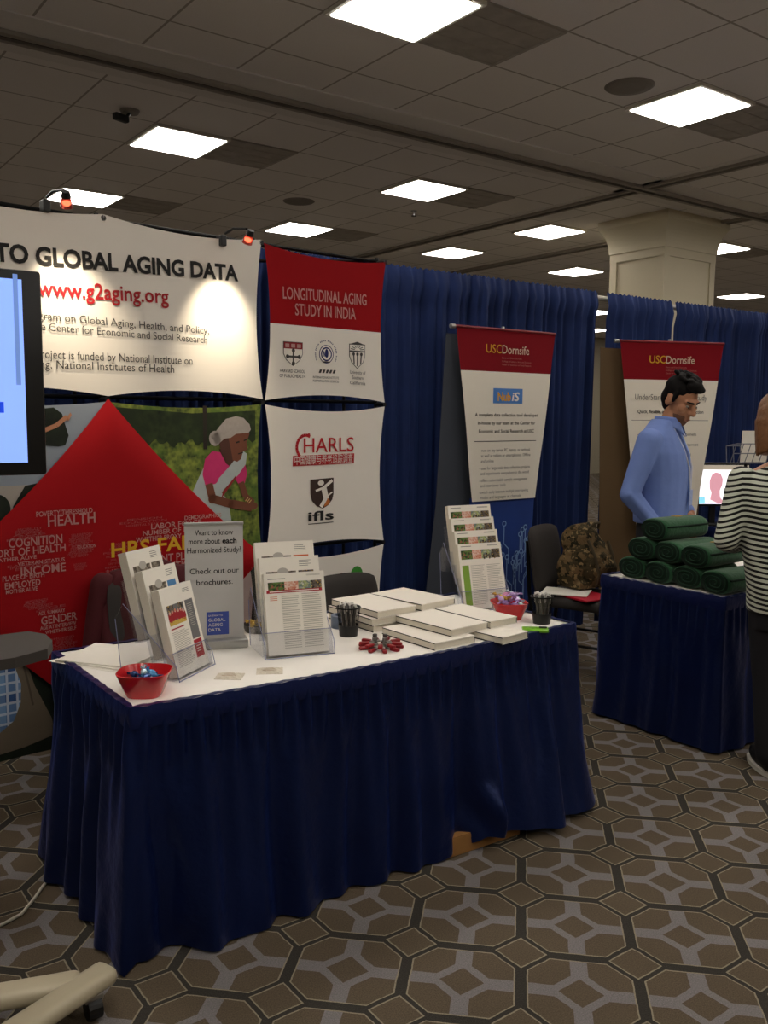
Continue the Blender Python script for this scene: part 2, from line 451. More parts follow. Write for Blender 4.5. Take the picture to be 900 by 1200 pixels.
# ------------------------------------------------------------------ ceiling lights and fittings
M_LENS = bpy.data.materials.new('glowing_lens'); M_LENS.use_nodes = True
_b = M_LENS.node_tree.nodes['Principled BSDF']; _b.inputs['Base Color'].default_value = (.8, .8, .8, 1)
_b.inputs['Emission Color'].default_value = (*LIGHT_COLOR, 1); _b.inputs['Emission Strength'].default_value = LIGHT_STRENGTH
M_FRAME = mat('light_frame_enamel', '#d8d4c8', .5)
def light_geo():
    r = bpy.data.objects.new('ceiling_light', None); COL.objects.link(r)
    f = MB()
    for sx, sy, w, h in ((0, -.293, .61, .024), (0, .293, .61, .024), (-.293, 0, .024, .562), (.293, 0, .024, .562)):
        f.box((sx, sy, -.011), (w, h, .022))
    f.build('frame', M_FRAME, r)
    MB().rbox((0, 0, -.014), (.562, .562, .028), .008).build('lens', M_LENS, r)
    return r
proto = light_geo(); first = True
def ceiling_light(x, y, label, group=None):
    global first
    o = proto if first else copy_tree(proto); first = False
    o.location = (x, y, CZ); tag(o, label, 'ceiling light', group or 'square ceiling lights')
for x, y, l in [
    (2.995, 3.935, 'large square ceiling light cut by the top edge, nearest the viewer, above the display wall'),
    (2.995, 6.845, 'square ceiling light above the white heading banner, in the first row behind the long track'),
    (2.995, 9.13, 'farthest left ceiling light, low over the red glowing clip lamp at the far left'),
    (5.455, 3.935, 'square ceiling light at upper right beside the round ceiling speaker'),
    (5.455, 6.845, 'ceiling light in mid picture above the blue drapes, dark vent on its right'),
    (5.455, 9.13, 'small square ceiling light just above the red longitudinal study panel'),
    (7.805, 7.455, 'square ceiling light just left of the cream column capital'),
    (7.805, 9.17, 'small square ceiling light above the drape midway between red panel and column'),
    (10.22, 9.21, 'small flat ceiling light just left of the column shaft, lowest on that side'),
    (10.24, 6.89, 'ceiling light half hidden behind the right side of the column, upper one'),
    (14.50, 9.24, 'thin far ceiling light just right of the column above the drape top'),
    (17.45, 15.0, 'distant ceiling light glimpsed through the gap between two drapes')]:
    ceiling_light(x, y, l)
for x, y in [(2.995, 1.2), (5.455, 1.2), (.555, 1.2), (.555, -1.5), (2.995, -1.5), (5.455, -1.5), (7.8, -1.5), (-2, 1.2), (-2, 3.935), (-2, -1.5), (-2, 6.845), (-2, 9.13),
             (.555, 6.845), (.555, 9.13), (.555, 3.935), (7.9, 1.2), (10.3, 1.2), (12.7, 1.2), (7.9, 3.935), (10.3, 3.935), (12.7, 3.935), (15.1, 3.935), (15.1, 1.2), (7.9, -4.0), (2.995, -4.0), (14.5, 12.5), (23.5, 14.5), (20.0, 14.2), (12.7, 12.0), (20, 9.24)]:  # far ones beyond the drapes are added to brighten the back of the hall
    ceiling_light(x, y, 'square ceiling light of the hall outside the picture', 'ceiling lights outside the picture')
M_VENT = mat('dark_vent_grille', '#aaa49a', .85, noise=.3, nscale=9)
def vent(x, y, label):
    r = thing('ceiling_vent', (x, y, CZ), 0, label, 'air vent', 'dark square ceiling vents')
    f = MB()
    for sx, sy, w, h in ((0, -.29, .60, .02), (0, .29, .60, .02), (-.29, 0, .02, .56), (.29, 0, .02, .56)): f.box((sx, sy, -.005), (w, h, .01))
    f.build('frame', M_VENT, r)
    g = MB().box((0, 0, -.002), (.56, .56, .004))
    for k in range(3): g.box((0, -.15 + k * .15, -.005), (.56, .006, .004))
    g.build('grille', M_VENT, r)
vent(3.605, 3.935, 'big dark square vent touching the nearest ceiling light at the top')
vent(3.605, 6.845, 'dark vent beside the ceiling light above the heading banner')
vent(3.605, 9.13, 'dark vent beside the farthest left ceiling light')
vent(6.065, 3.935, 'dark vent at the right edge beside the upper right ceiling light')
vent(6.065, 6.845, 'dark vent touching the middle ceiling light')
vent(6.065, 9.13, 'faint dark vent right of the small light over the red panel')
vent(10.85, 6.89, 'dim vent on the ceiling right of the column')
M_SPK = mat('speaker_mesh', '#857f76', .8, noise=.2, nscale=200)
for x, y, l in [(4.85, 3.96, 'round ceiling speaker left of the upper right ceiling light'), (4.78, 8.0, 'faint round ceiling speaker above the small light over the red panel')]:
    o = MB().lathe([(0, -.012), (.10, -.014), (.145, -.010), (.16, 0), (.16, .004)], n=36).build('ceiling_speaker', M_SPK); o.location = (x, y, CZ)
    tag(o, l, 'speaker')
def sprinkler(x, y, l):
    r = thing('sprinkler', (x, y, CZ), 0, l, 'sprinkler')
    MB().lathe([(0, 0), (.035, -.002), (.03, -.012), (.012, -.016), (.010, -.05), (0, -.05)], n=16).build('pipe_stem', M_CHROME, r)
    MB().lathe([(0, -.05), (.028, -.052), (.028, -.056), (0, -.058)], n=12).build('deflector', M_BLACKM, r)
sprinkler(5.95, 7.62, 'small fire sprinkler just below the middle ceiling light')
sprinkler(9.1, 7.62, 'small fire sprinkler left of the column between two ceiling lights')
r = thing('security_camera', (2.44, 6.40, CZ), R(20), 'tiny black ceiling camera on a round plate left of a ceiling light', 'camera')
MB().lathe([(0, 0), (.07, 0), (.06, -.02), (0, -.022)], n=20).build('mount_plate', mat('camera_plate', '#8b867c', .5), r)
m_ = MB().tube([(0, 0, -.02), (-.03, 0, -.05)], .012); m_.rbox((-.08, 0, -.07), (.12, .05, .05), .012); m_.build('camera_body', M_BLACK, r)

# ------------------------------------------------------------------ pipe and drape wall
DY = 4.44
def drape(x0, x1, label, seed, y=DY, x_in0=0, x_in1=0):
    rnd = random.Random(seed); L = x1 - x0; ph = [rnd.uniform(0, 6.28) for _ in range(6)]
    wl = [rnd.uniform(.075, .10), rnd.uniform(.15, .22), rnd.uniform(.040, .052), rnd.uniform(.35, .5)]
    def fn(u, v):
        x = x0 + L * u; z = .02 + 2.44 * v
        k = 1 - .75 * max(0, (v - .93) / .07)
        nz = mnoise.noise(Vector((x * 2.3, v * .8, seed))); a = .011 * math.sin(2 * PI * x / wl[0] + ph[0] + 2.2 * nz + .5 * math.sin(v * 3 + ph[3])) + .012 * math.sin(2 * PI * x / wl[1] + ph[1] + 1.8 * nz + .8 * v) + .0045 * math.sin(2 * PI * x / wl[2] + ph[2] + 2 * nz) + .012 * math.sin(2 * PI * x / wl[3] + ph[4])
        tk = .0
        if v > .93: tk = .022 * math.sin(PI * (v - .93) / .07)
        e = (1 - v) * .6
        xx = x + (x_in0 * (1 - u) - x_in1 * u) * (1 - v) ** 1.2
        return (xx, y - .03 - tk + a * k, z + (.006 * math.sin(2 * PI * x / .045 + ph[5]) if v > .97 else 0))
    o = MB().grid(int(L / .009), 26, fn).build('drape', M_DRAPE, None, smooth=True)
    tag(o, label, 'drape', 'navy drapes of the booth back wall')
drape(-1.0, .3, 'navy drape hidden behind the far left of the display wall', 1)
drape(.29, 1.56, 'navy drape behind the white heading banner', 2)
drape(1.54, 2.76, 'navy drape behind the red longitudinal study panel', 3)
drape(2.72, 4.00, 'navy drape just right of the display wall, left of the tapered banner', 4)
drape(3.93, 5.13, 'navy drape right of the tapered banner, ending at the open gap', 5, x_in1=.04)
drape(5.23, 5.99, 'short navy drape between the open gap and the silver post', 6)
drape(6.04, 7.30, 'navy drape right of the silver post, behind the man', 7)
drape(7.20, 8.55, 'navy drape near the right edge above the monitor', 8)
drape(8.44, 9.9, 'navy drape at the far right edge behind the woman', 9)
M_POST = mat('drape_post_aluminium', '#b9b5aa', .45, metal=.5)
for x, l in ((-.05, 'silver drape post behind the left of the display wall'), (2.99, 'silver drape post hidden behind the drapes by the red panel'), (6.015, 'silver drape post standing between two navy drapes above the second tapered banner'), (9.05, 'silver drape post at the far right edge')):
    r = thing('drape_post', (x, DY + .03, 0), 0, l, 'post', 'posts of the drape wall')
    MB().tube([(0, 0, .01), (0, 0, 2.47)], .021, n=14).build('pole', M_POST, r)
    MB().box((0, 0, .006), (.4, .4, .012)).build('base_plate', M_POST, r)
for x0, x1, l in ((-.05, 2.99, 'horizontal drape rail along the left half of the booth wall'), (2.99, 6.015, 'horizontal drape rail showing in the gap between two drapes'), (6.015, 9.05, 'horizontal drape rail over the right booth')):
    tag(MB().tube([(x0 + .022, DY + .030, 2.425), (x1 - .022, DY + .030, 2.425)], .02, n=12).build('drape_rail', M_POST), l, 'rail', 'rails of the drape wall')
# ------------------------------------------------------------------ tension fabric display wall
DO = Vector((1.32, 3.80, 0)); DE = Vector((.99599, .0894, 0)); DN = Vector((.0894, -.99599, 0)); UP = Vector((0, 0, 1))
DYAW = math.atan2(DE.y, DE.x)
def W(s, z, off=0.0): return DO + DE * s + DN * off + UP * z
# panels are built in the wall's own frame: x along, z up, -y towards the aisle
def panel_thing(name, label, cat, group=None):
    r = thing(name, DO, DYAW, label, cat, group); return r
def scallop(c00, c10, c11, c01, sag, off, n=17, bulge=.0):
    """four corner nodes (s,z) -> grid with concave edges"""
    def fn(u, v):
        U, V = 2 * u - 1, 2 * v - 1
        u2 = .5 + .5 * U * (1 - sag * (1 - V * V)); v2 = .5 + .5 * V * (1 - sag * (1 - U * U))
        a = [(1 - u2) * (1 - v2) * p + u2 * (1 - v2) * q + u2 * v2 * r_ + (1 - u2) * v2 * t_ for p, q, r_, t_ in zip(c00, c10, c11, c01)]
        return (a[0], -off - bulge * (1 - U * U) * (1 - V * V), a[1])
    return n, fn
XN = [-1.566, -.783, 0, .783, 1.566]; ZN = [.12, .87, 1.62, 2.37]
XD, ZD = (1, 0, 0), (0, 0, 1)
def rects(mb, lst, off):
    """flat printed patches (s,z polygon, material index)"""
    for poly, mi in lst: mb.quad([(s, -off, z) for s, z in poly], mi)
def rc(x0, z0, x1, z1): return [(x0, z0), (x1, z0), (x1, z1), (x0, z1)]
def circ(x, z, rx, rz=None, n=20, a0=0, a1=2 * PI): rz = rz or rx; return [(x + rx * math.cos(a0 + (a1 - a0) * k / n), z + rz * math.sin(a0 + (a1 - a0) * k / n)) for k in range(n)]
def stroke(pts, w):
    """poly outline of a thick line, as quads"""
    out = []
    for (x0, z0), (x1, z1) in zip(pts, pts[1:]):
        d = Vector((x1 - x0, z1 - z0)); L = max(d.length, 1e-6); nx, nz = -d.y / L * w / 2, d.x / L * w / 2
        out.append([(x0 - nx, z0 - nz), (x1 - nx, z1 - nz), (x1 + nx, z1 + nz), (x0 + nx, z0 + nz)])
    return out

# frame of black tubes and hubs
fr = panel_thing('display_frame', 'black collapsible tube frame carrying the fabric display panels', 'display frame')
for s in XN[1:]:
    MB().tube([(s, .06, .02), (s, .06, 2.40)], .011, n=8).build('upright_pole', M_BLACKM, fr)
for s in XN[1:]:
    MB().tube([(s, .34, .02), (s, .34, 2.33)], .009, n=8).build('rear_pole', M_BLACKM, fr)
for z in ZN[1:]:
    MB().tube([(XN[0], .075, z + .012), (XN[-1], .075, z + .012)], .009, n=8).build('cross_pole', M_BLACKM, fr)
for s0, s1 in zip(XN, XN[1:]):
    MB().tube([(s0, .06, 2.385), (s1, .34, 2.33)], .009, n=8).build('brace_pole', M_BLACKM, fr)
    MB().tube([(s1, .06, 2.385), (s0, .34, 2.33)], .009, n=8).build('brace_pole', M_BLACKM, fr)
for s in XN[1:]:
    for z in ZN[1:]:
        h = MB(); h.tube([(s, .06, z), (s, -.012, z)], .012, n=10); h.build('hub', M_BLACK, fr)

# heading banner over three bays
hb = panel_thing('heading_banner', 'wide white fabric heading banner reading GLOBAL AGING DATA with red web address', 'banner')
b = MB()
for i in range(3):
    n, fn = scallop((XN[i], 1.635), (XN[i + 1], 1.635), (XN[i + 1], 2.385), (XN[i], 2.385), .085, .012)
    def fn2(u, v, fn=fn, i=i):
        x, y, z = fn(u, v)
        if (i < 2 and u > .5): x = XN[i] + (XN[i + 1] - XN[i]) * u
        if (i > 0 and u <= .5): x = XN[i] + (XN[i + 1] - XN[i]) * u
        return (x, y, z)
    b.grid(n, n, fn2)
b.build('fabric', M_FABW, hb, smooth=True)
TU = Vector((.999, 0, .032)); TUu = Vector((-.032, 0, .999))
MB().text('GATEWAY TO GLOBAL AGING DATA', (.648, -.016, 2.180), TU, TUu, cap=.066, width=1.56, align='R', bold=.034).build('heading_text', M_INK, hb)
MB().text('www.g2aging.org', (.290, -.016, 2.046), TU, TUu, cap=.062, width=.575, align='R', bold=.014).build('web_address', M_INKR, hb)
m_soft = mat('soft_black_ink', '#3a3734', .8)
MB().text('The Program on Global Aging, Health, and Policy,', (.490, -.016, 1.925), (.999, 0, -.012), TUu, cap=.031, width=.93, align='R', bold=.0).build('body_line', m_soft, hb)
MB().text('USC Dornsife Center for Economic and Social Research', (.480, -.016, 1.883), (.999, 0, -.012), TUu, cap=.031, width=.98, align='R', bold=.0).build('body_line', m_soft, hb)
MB().text('This project is funded by National Institute on', (.402, -.016, 1.784), (1, 0, .004), UP, cap=.034, width=.79, align='R', bold=.0).build('body_line', m_soft, hb)
MB().text('Aging, National Institutes of Health', (.310, -.016, 1.744), (1, 0, .004), UP, cap=.034, width=.66, align='R', bold=.0).build('body_line', m_soft, hb)


# longitudinal study panel
lp = panel_thing('study_panel', 'white fabric panel with red top reading LONGITUDINAL AGING STUDY IN INDIA and three crests', 'banner')
n, fn = scallop((XN[3] + .012, 1.63), (XN[4], 1.63), (XN[4], 2.37), (XN[3] + .012, 2.37), .085, .012, 33)
b = MB()
b.grid(33, 33, fn); b.m = [(1 if sum(b.v[i].z for i in f) / 4 > 1.995 else 0) for f in b.f]
b.build('fabric', [M_FABW, M_FABR], lp, smooth=True)
t = MB(); t.text('LONGITUDINAL AGING', (1.165, -.016, 2.128), (1, 0, .02), (-.02, 0, 1), cap=.055, width=.53, align='C', bold=.012)
t.text('STUDY IN INDIA', (1.165, -.016, 2.052), (1, 0, .02), (-.02, 0, 1), cap=.055, width=.385, align='C', bold=.012); t.build('heading_text', M_INKP, lp)
cr = MB(); PO = .0150
def crest_done():
    global cr
    cr.build('crest', [mat('crest_grey_ink', '#4d4a48', .8), M_FABW, mat('crest_red_ink', '#8a2026', .7), mat('crest_pale', '#b98f8a', .8), M_INKB], lp); cr = MB()
def shield(cx, zt, w, h): return [(cx - w / 2, zt), (cx + w / 2, zt), (cx + w / 2, zt - h * .5), (cx + w * .36, zt - h * .75), (cx, zt - h), (cx - w * .36, zt - h * .75), (cx - w / 2, zt - h * .5)]
sh = shield(.960, 1.918, .118, .118)
rects(cr, [(sh, 0)], PO); rects(cr, [([(.960 + (x - .960) * .94, 1.862 + (z - 1.862) * .94) for x, z in sh], 1)], PO + .001)
rects(cr, [(rc(.904, 1.884, 1.016, 1.915), 2)], PO + .002)
for k in range(3): rects(cr, [(rc(.912 + k * .035, 1.890, .936 + k * .035, 1.908), 3)], PO + .003)
rects(cr, [(q, 0) for q in stroke([(.960, 1.874), (.960, 1.812)], .010) + stroke([(.925, 1.846), (.995, 1.846)], .010)], PO + .003)
for x, z in ((.925, 1.846), (.995, 1.846), (.960, 1.876), (.960, 1.814)): rects(cr, [(circ(x, z, .010), 0)], PO + .003)
crest_done()
cx, cz = 1.165, 1.868
for rr, mi in ((.046, 4), (.042, 1), (.035, 4), (.028, 1)): rects(cr, [(circ(cx, cz, rr, n=28), mi)], PO + .001 * (5 - rr * 60))
rects(cr, [(circ(cx, cz + .004, .011, .022), 4), (rc(cx - .022, cz - .042, cx + .022, cz - .036), 0)], PO + .005)
rects(cr, [(q, 4) for k in range(4) for q in stroke([(cx - .018 + k * .003, cz - .012), (cx - .022 + k * .002, cz + .014)], .002)], PO + .005)
for k in range(34):
    a = PI * 1.15 - k * (PI * 1.3 / 33); x, z = cx + .064 * math.cos(a), cz + .064 * math.sin(a)
    if k % 6 != 5: rects(cr, [(q, 4) for q in stroke([(x, z), (x + .007 * math.cos(a), z + .007 * math.sin(a))], .004)], PO)
for k in range(5):
    x = 1.118 + k * .022; rects(cr, [([(x, 1.773), (x + .014, 1.773), (x + .022, 1.790), (x + .008, 1.790)], 0)], PO)
crest_done()
sh = shield(1.370, 1.930, .108, .128)
rects(cr, [(sh, 0)], PO); rects(cr, [([(1.370 + (x - 1.370) * .93, 1.868 + (z - 1.868) * .93) for x, z in sh], 1)], PO + .001)
rects(cr, [([(1.318, 1.928), (1.370, 1.942), (1.422, 1.928), (1.422, 1.92), (1.318, 1.92)], 0)], PO)
for k in range(7):
    a = PI * (.08 + .14 * k); rects(cr, [(q, 0) for q in stroke([(1.370 + .018 * math.cos(a), 1.898 + .014 * math.sin(a)), (1.370 + .046 * math.cos(a), 1.898 + .026 * math.sin(a))], .004)], PO + .002)
rects(cr, [(rc(1.319, 1.889, 1.421, 1.896), 0)], PO + .002)
for k in (-1, 0, 1): rects(cr, [(q, 0) for q in stroke([(1.370 + k * .026, 1.882), (1.370 + k * .022, 1.828 - (0 if k else .012))], .008)] + [(circ(1.370 + k * .026, 1.878, .009), 0)], PO + .002)
crest_done()
t = MB()
for s, z, x, w in (('HARVARD SCHOOL', 1.768, .955, .15), ('OF PUBLIC HEALTH', 1.744, .955, .155), ('INTERNATIONAL INSTITUTE', 1.745, 1.163, .165), ('FOR POPULATION SCIENCES', 1.727, 1.163, .165)):
    t.text(s, (x, -.016, z), XD, ZD, cap=.015 if 'HAR' in s or 'PUB' in s else .011, width=w, align='C', bold=.006)
for s, z in (('University of', 1.775), ('Southern', 1.748), ('California', 1.721)): t.text(s, (1.372, -.016, z), (1, 0, -.03), (.03, 0, 1), cap=.017, width=.105 if s != 'Southern' else .075, align='C', bold=.006)
t.build('caption_text', mat('caption_ink', '#55514d', .8), lp)

# CHARLS / ifls panel
cp = panel_thing('logo_panel', 'white fabric panel with red CHARLS wordmark and brown ifls shield mark', 'banner')
n, fn = scallop((XN[3] + .012, .88), (XN[4], .88), (XN[4], 1.61), (XN[3] + .012, 1.61), .085, .012)
MB().grid(n, n, fn).build('fabric', M_FABW, cp, smooth=True)
m_r = mat('wordmark_red', '#b5121b', .7)
t = MB(); t.text('HARLS', (1.022, -.016, 1.372), (1, 0, .005), ZD, cap=.072, width=.325, bold=.004)
big = [(1.035 + .055 * math.cos(a), 1.400 + .060 * math.sin(a)) for a in [R(60 + k * 15) for k in range(16)]]
for q in stroke(big, .016): t.quad([(x, -.016, z) for x, z in q])
t.quad([(.955, -.0155, 1.306), (1.350, -.0155, 1.310), (1.352, -.0155, 1.362), (.957, -.0155, 1.358)])
t.quad([(x, -.0165, z) for x, z in circ(1.055, 1.462, .008)])
t.build('wordmark', m_r, cp)
t = MB(); t.text('中国健康与养老追踪调查', (1.153, -.0165, 1.317), (1, 0, .008), ZD, cap=.036, width=.375, align='C', bold=.004)
t.build('chinese_text', mat('pale_ink', '#dcc7c0', .8), cp)
m_br = mat('shield_brown', '#3b2a22', .7)
t = MB()
rects(t, [([(1.065, 1.235), (1.214, 1.239), (1.214, 1.155), (1.205, 1.125), (1.18, 1.098), (1.142, 1.082), (1.104, 1.098), (1.075, 1.125), (1.065, 1.16)], 0)], .0150)
rects(t, [(circ(1.132, 1.215, .020, .013), 1)], .016)
for a, b2, w in (((1.098, 1.176), (1.150, 1.190), .012), ((1.150, 1.190), (1.205, 1.226), .016), ((1.150, 1.188), (1.166, 1.130), .034), ((1.163, 1.135), (1.130, 1.092), .022), ((1.165, 1.140), (1.205, 1.165), .008)):
    rects(t, [(q, 1) for q in stroke([a, b2], w)], .0165)
rects(t, [([(1.170, 1.142), (1.190, 1.120), (1.186, 1.104), (1.150, 1.090), (1.158, 1.112)], 2)], .0162)
t.build('shield_mark', [m_br, M_FABW, mat('shield_orange', '#c9702c', .7)], cp)
t = MB(); t.text('ifls', (1.131, -.016, 1.024), XD, ZD, cap=.046, width=.165, align='C', bold=.02)
t.quad([(1.05, -.016, 1.006), (1.212, -.016, 1.006), (1.212, -.016, 1.010), (1.05, -.016, 1.010)]); t.build('wordmark', M_INK, cp)

# lowest logo panel
gp = panel_thing('logo_panel', 'lowest white fabric panel with green disc logo, half hidden by the chair', 'banner')
n, fn = scallop((XN[3] + .012, .13), (XN[4], .13), (XN[4], .86), (XN[3] + .012, .86), .085, .012)
MB().grid(n, n, fn).build('fabric', M_FABW, gp, smooth=True)
t = MB(); rects(t, [(circ(1.372, .712, .042, .046, 28), 0), (circ(1.267, .703, .017, .030), 1)], .0155)
t.build('disc_logo', [mat('disc_green', '#3b8a2e', .7), mat('disc_orange', '#c2502c', .7)], gp)
MB().text('iQI', (1.165, -.016, .650), XD, ZD, cap=.045, width=.13, align='C', bold=.02).build('wordmark', M_INK, gp)

# printed pictures behind the red diamond
M_SKY = mat('printed_sky', '#8d97a3', .6, noise=.1, nscale=2)
M_HAZE = mat('printed_haze', '#a79f96', .6)
M_LEAFD = foliage_material('printed_dark_leaves', '#0c120c', '#1e2a1a', '#141a14', 18)
M_TEA = foliage_material('printed_tea_leaves', '#25361a', '#8a9840', '#4c6827', 26)
M_TREES = foliage_material('printed_dark_trees', '#10190d', '#33431f', '#1c2813', 16)
M_SKIN1 = mat('printed_brown_skin', '#6f402c', .6); M_SKIN2 = mat('printed_dark_skin', '#4b2a1f', .6); M_PINK = mat('printed_pink_cloth', '#c22a68', .6, noise=.12, nscale=30)
M_SARI = mat('printed_white_sari', '#a9b3b2', .6, noise=.12, nscale=25); M_HAIRG = mat('printed_grey_hair', '#a39b95', .6, noise=.15, nscale=60)
pp = panel_thing('picture_panel', 'printed fabric picture of a woman in pink picking tea leaves', 'picture panel')
n, fn = scallop((0, .875), (XN[3] - .008, .875), (XN[3] - .008, 1.612), (0, 1.612), .06, .008, 25)
b = MB().grid(25, 25, fn)
rects(b, [([(.02, 1.59)] + [(.02 + .72 * k / 40, 1.43 + .012 * math.sin(k * 1.9) + .010 * math.sin(k * .7)) for k in range(41)] + [(.74, 1.58), (.4, 1.565)], 1)], .0100)
P_ = .0115
rects(b, [(rc(.455, 1.40, .475, 1.60), 2)], P_)
# sari skirt, blouse, sash, arms, head
rects(b, [([(.470, 1.345), (.415, 1.245), (.372, 1.16), (.405, 1.105), (.452, 1.06), (.60, 1.06), (.585, 1.15), (.545, 1.20), (.60, 1.26)], 5)], P_ + .0004)
rects(b, [([(.502, 1.392), (.462, 1.355), (.448, 1.285), (.462, 1.232), (.515, 1.238), (.545, 1.26), (.59, 1.30), (.60, 1.36), (.545, 1.385)], 4)], P_ + .0008)
rects(b, [([(.628, 1.330), (.676, 1.345), (.690, 1.28), (.676, 1.235), (.640, 1.232), (.612, 1.275)], 4)], P_ + .0008)
rects(b, [([(.660, 1.392), (.690, 1.375), (.682, 1.325), (.640, 1.275), (.560, 1.21), (.52, 1.16), (.50, 1.20), (.535, 1.265), (.60, 1.325)], 5)], P_ + .0012)
rects(b, [([(.545, 1.165), (.565, 1.19), (.63, 1.265), (.625, 1.272), (.555, 1.20)], 8)], P_ + .0014)
for a in ([(.480, 1.240), (.500, 1.165)], [(.497, 1.170), (.60, 1.138)], [(.60, 1.140), (.715, 1.115)]): rects(b, [(q, 3) for q in stroke(a, .040)], P_ + .0016)
rects(b, [(circ(.498, 1.168, .022), 3), (circ(.60, 1.139, .020), 3)], P_ + .0016)
for a in ([(.655, 1.240), (.680, 1.17)], [(.680, 1.17), (.722, 1.135)]): rects(b, [(q, 3) for q in stroke(a, .032)], P_ + .0015)
rects(b, [(circ(.722, 1.122, .026, .018), 3)], P_ + .0018)
for k in range(3): rects(b, [(q, 9) for q in stroke([(.678 + k * .009, 1.148 - k * .006), (.694 + k * .009, 1.164 - k * .006)], .004)], P_ + .002)
rects(b, [([(.535, 1.40), (.575, 1.33), (.60, 1.315), (.63, 1.36), (.62, 1.40)], 7)], P_ + .0010)
rects(b, [([(.530, 1.455), (.548, 1.39), (.590, 1.352), (.635, 1.338), (.655, 1.35), (.668, 1.385), (.692, 1.395), (.688, 1.43), (.705, 1.47), (.66, 1.50), (.56, 1.49)], 3)], P_ + .0018)
rects(b, [([(.530, 1.455), (.548, 1.39), (.590, 1.352), (.61, 1.345), (.60, 1.40), (.585, 1.46)], 7)], P_ + .0019)
rects(b, [([(.495, 1.455), (.520, 1.42), (.545, 1.432), (.565, 1.448), (.60, 1.452), (.63, 1.47), (.70, 1.475), (.712, 1.49), (.705, 1.515), (.672, 1.545), (.630, 1.553), (.575, 1.54), (.540, 1.505)], 6), (circ(.516, 1.45, .032, .035), 6)], P_ + .0021)
for q in stroke([(.628, 1.428), (.648, 1.433)], .007) + stroke([(.672, 1.437), (.690, 1.444)], .006) + stroke([(.640, 1.375), (.668, 1.382)], .005): rects(b, [(q, 2)], P_ + .0023)
b.build('printed_fabric', [M_TEA, M_TREES, mat('printed_trunk', '#231a14', .7), M_SKIN1, M_PINK, M_SARI, M_HAIRG, M_SKIN2, mat('printed_red_trim', '#8c2024', .6), mat('printed_bangle', '#c9a86a', .6)], pp)

sp = panel_thing('picture_panel', 'printed fabric picture with pale sky and dark bushes behind the television', 'picture panel')
n, fn = scallop((XN[1], .875), (0, .875), (0, 1.612), (XN[1], 1.612), .06, .008, 25)
b = MB().grid(25, 25, fn)
def skym(f):
    x = sum(b.v[i].x for i in f) / 4; z = sum(b.v[i].z for i in f) / 4
    return 1 if z < 1.27 else 0
b.m = [skym(f) for f in b.f]
rects(b, [([(-.52, 1.02), (-.43, 1.10), (-.41, 1.19), (-.36, 1.27), (-.30, 1.28), (-.24, 1.30), (-.17, 1.285), (-.10, 1.32), (-.02, 1.30), (-.02, .90), (-.5, .90)], 2)], .0110)
rects(b, [([(-.275, 1.58), (-.235, 1.585), (-.20, 1.56), (-.19, 1.52), (-.175, 1.47), (-.19, 1.43), (-.22, 1.425), (-.275, 1.43)], 2)], .0110)
rects(b, [(circ(-.47, 1.18, .05, .06), 2)], .0110)
for a in ([(-.275, 1.492), (-.225, 1.512)], [(-.225, 1.512), (-.180, 1.548)]): rects(b, [(q, 3) for q in stroke(a, .018)], .0120)
rects(b, [([(-.185, 1.54), (-.165, 1.565), (-.160, 1.555), (-.175, 1.530)], 3)], .0120)
b.build('printed_fabric', [M_SKY, M_HAZE, M_LEAFD, mat('printed_arm_skin', '#b07a5c', .6)], sp)

qp = panel_thing('picture_panel', 'printed fabric picture of a plaid shirt and beige trousers at lower left', 'picture panel')
n, fn = scallop((XN[1], .13), (0, .13), (0, .868), (XN[1], .868), .06, .008, 25)
b = MB().grid(25, 25, fn)
rects(b, [([(-.60, .60), (-.47, .585), (-.43, .54), (-.405, .46), (-.41, .38), (-.44, .31), (-.50, .27), (-.70, .25)], 1)], .0120)
rects(b, [([(-.47, .585), (-.42, .615), (-.385, .56), (-.35, .44), (-.285, .29), (-.27, .215), (-.40, .19), (-.75, .16), (-.75, .24), (-.50, .27), (-.44, .31), (-.41, .38), (-.405, .46)], 2)], .0112)
for q in stroke([(-.40, .57), (-.375, .45), (-.36, .36)], .008): rects(b, [(q, 3)], .0116)
b.build('printed_fabric', [M_LEAFD, plaid_material(), mat('printed_khaki', '#6b6050', .7, noise=.15, nscale=8), mat('printed_khaki_crease', '#4f463a', .7)], qp)

rp = panel_thing('picture_panel', 'printed fabric picture low behind the tabletop sign, pale pink and green', 'picture panel')
n, fn = scallop((0, .13), (XN[3] - .008, .13), (XN[3] - .008, .868), (0, .868), .06, .008, 17)
b = MB().grid(n, n, fn)
rects(b, [([(.60, .86), (.70, .84), (.72, .70), (.70, .50), (.58, .45), (.5, .6)], 1)], .0112)
b.build('printed_fabric', [M_LEAFD, mat('printed_pale_pink', '#a8928c', .7, noise=.15, nscale=14)], rp)

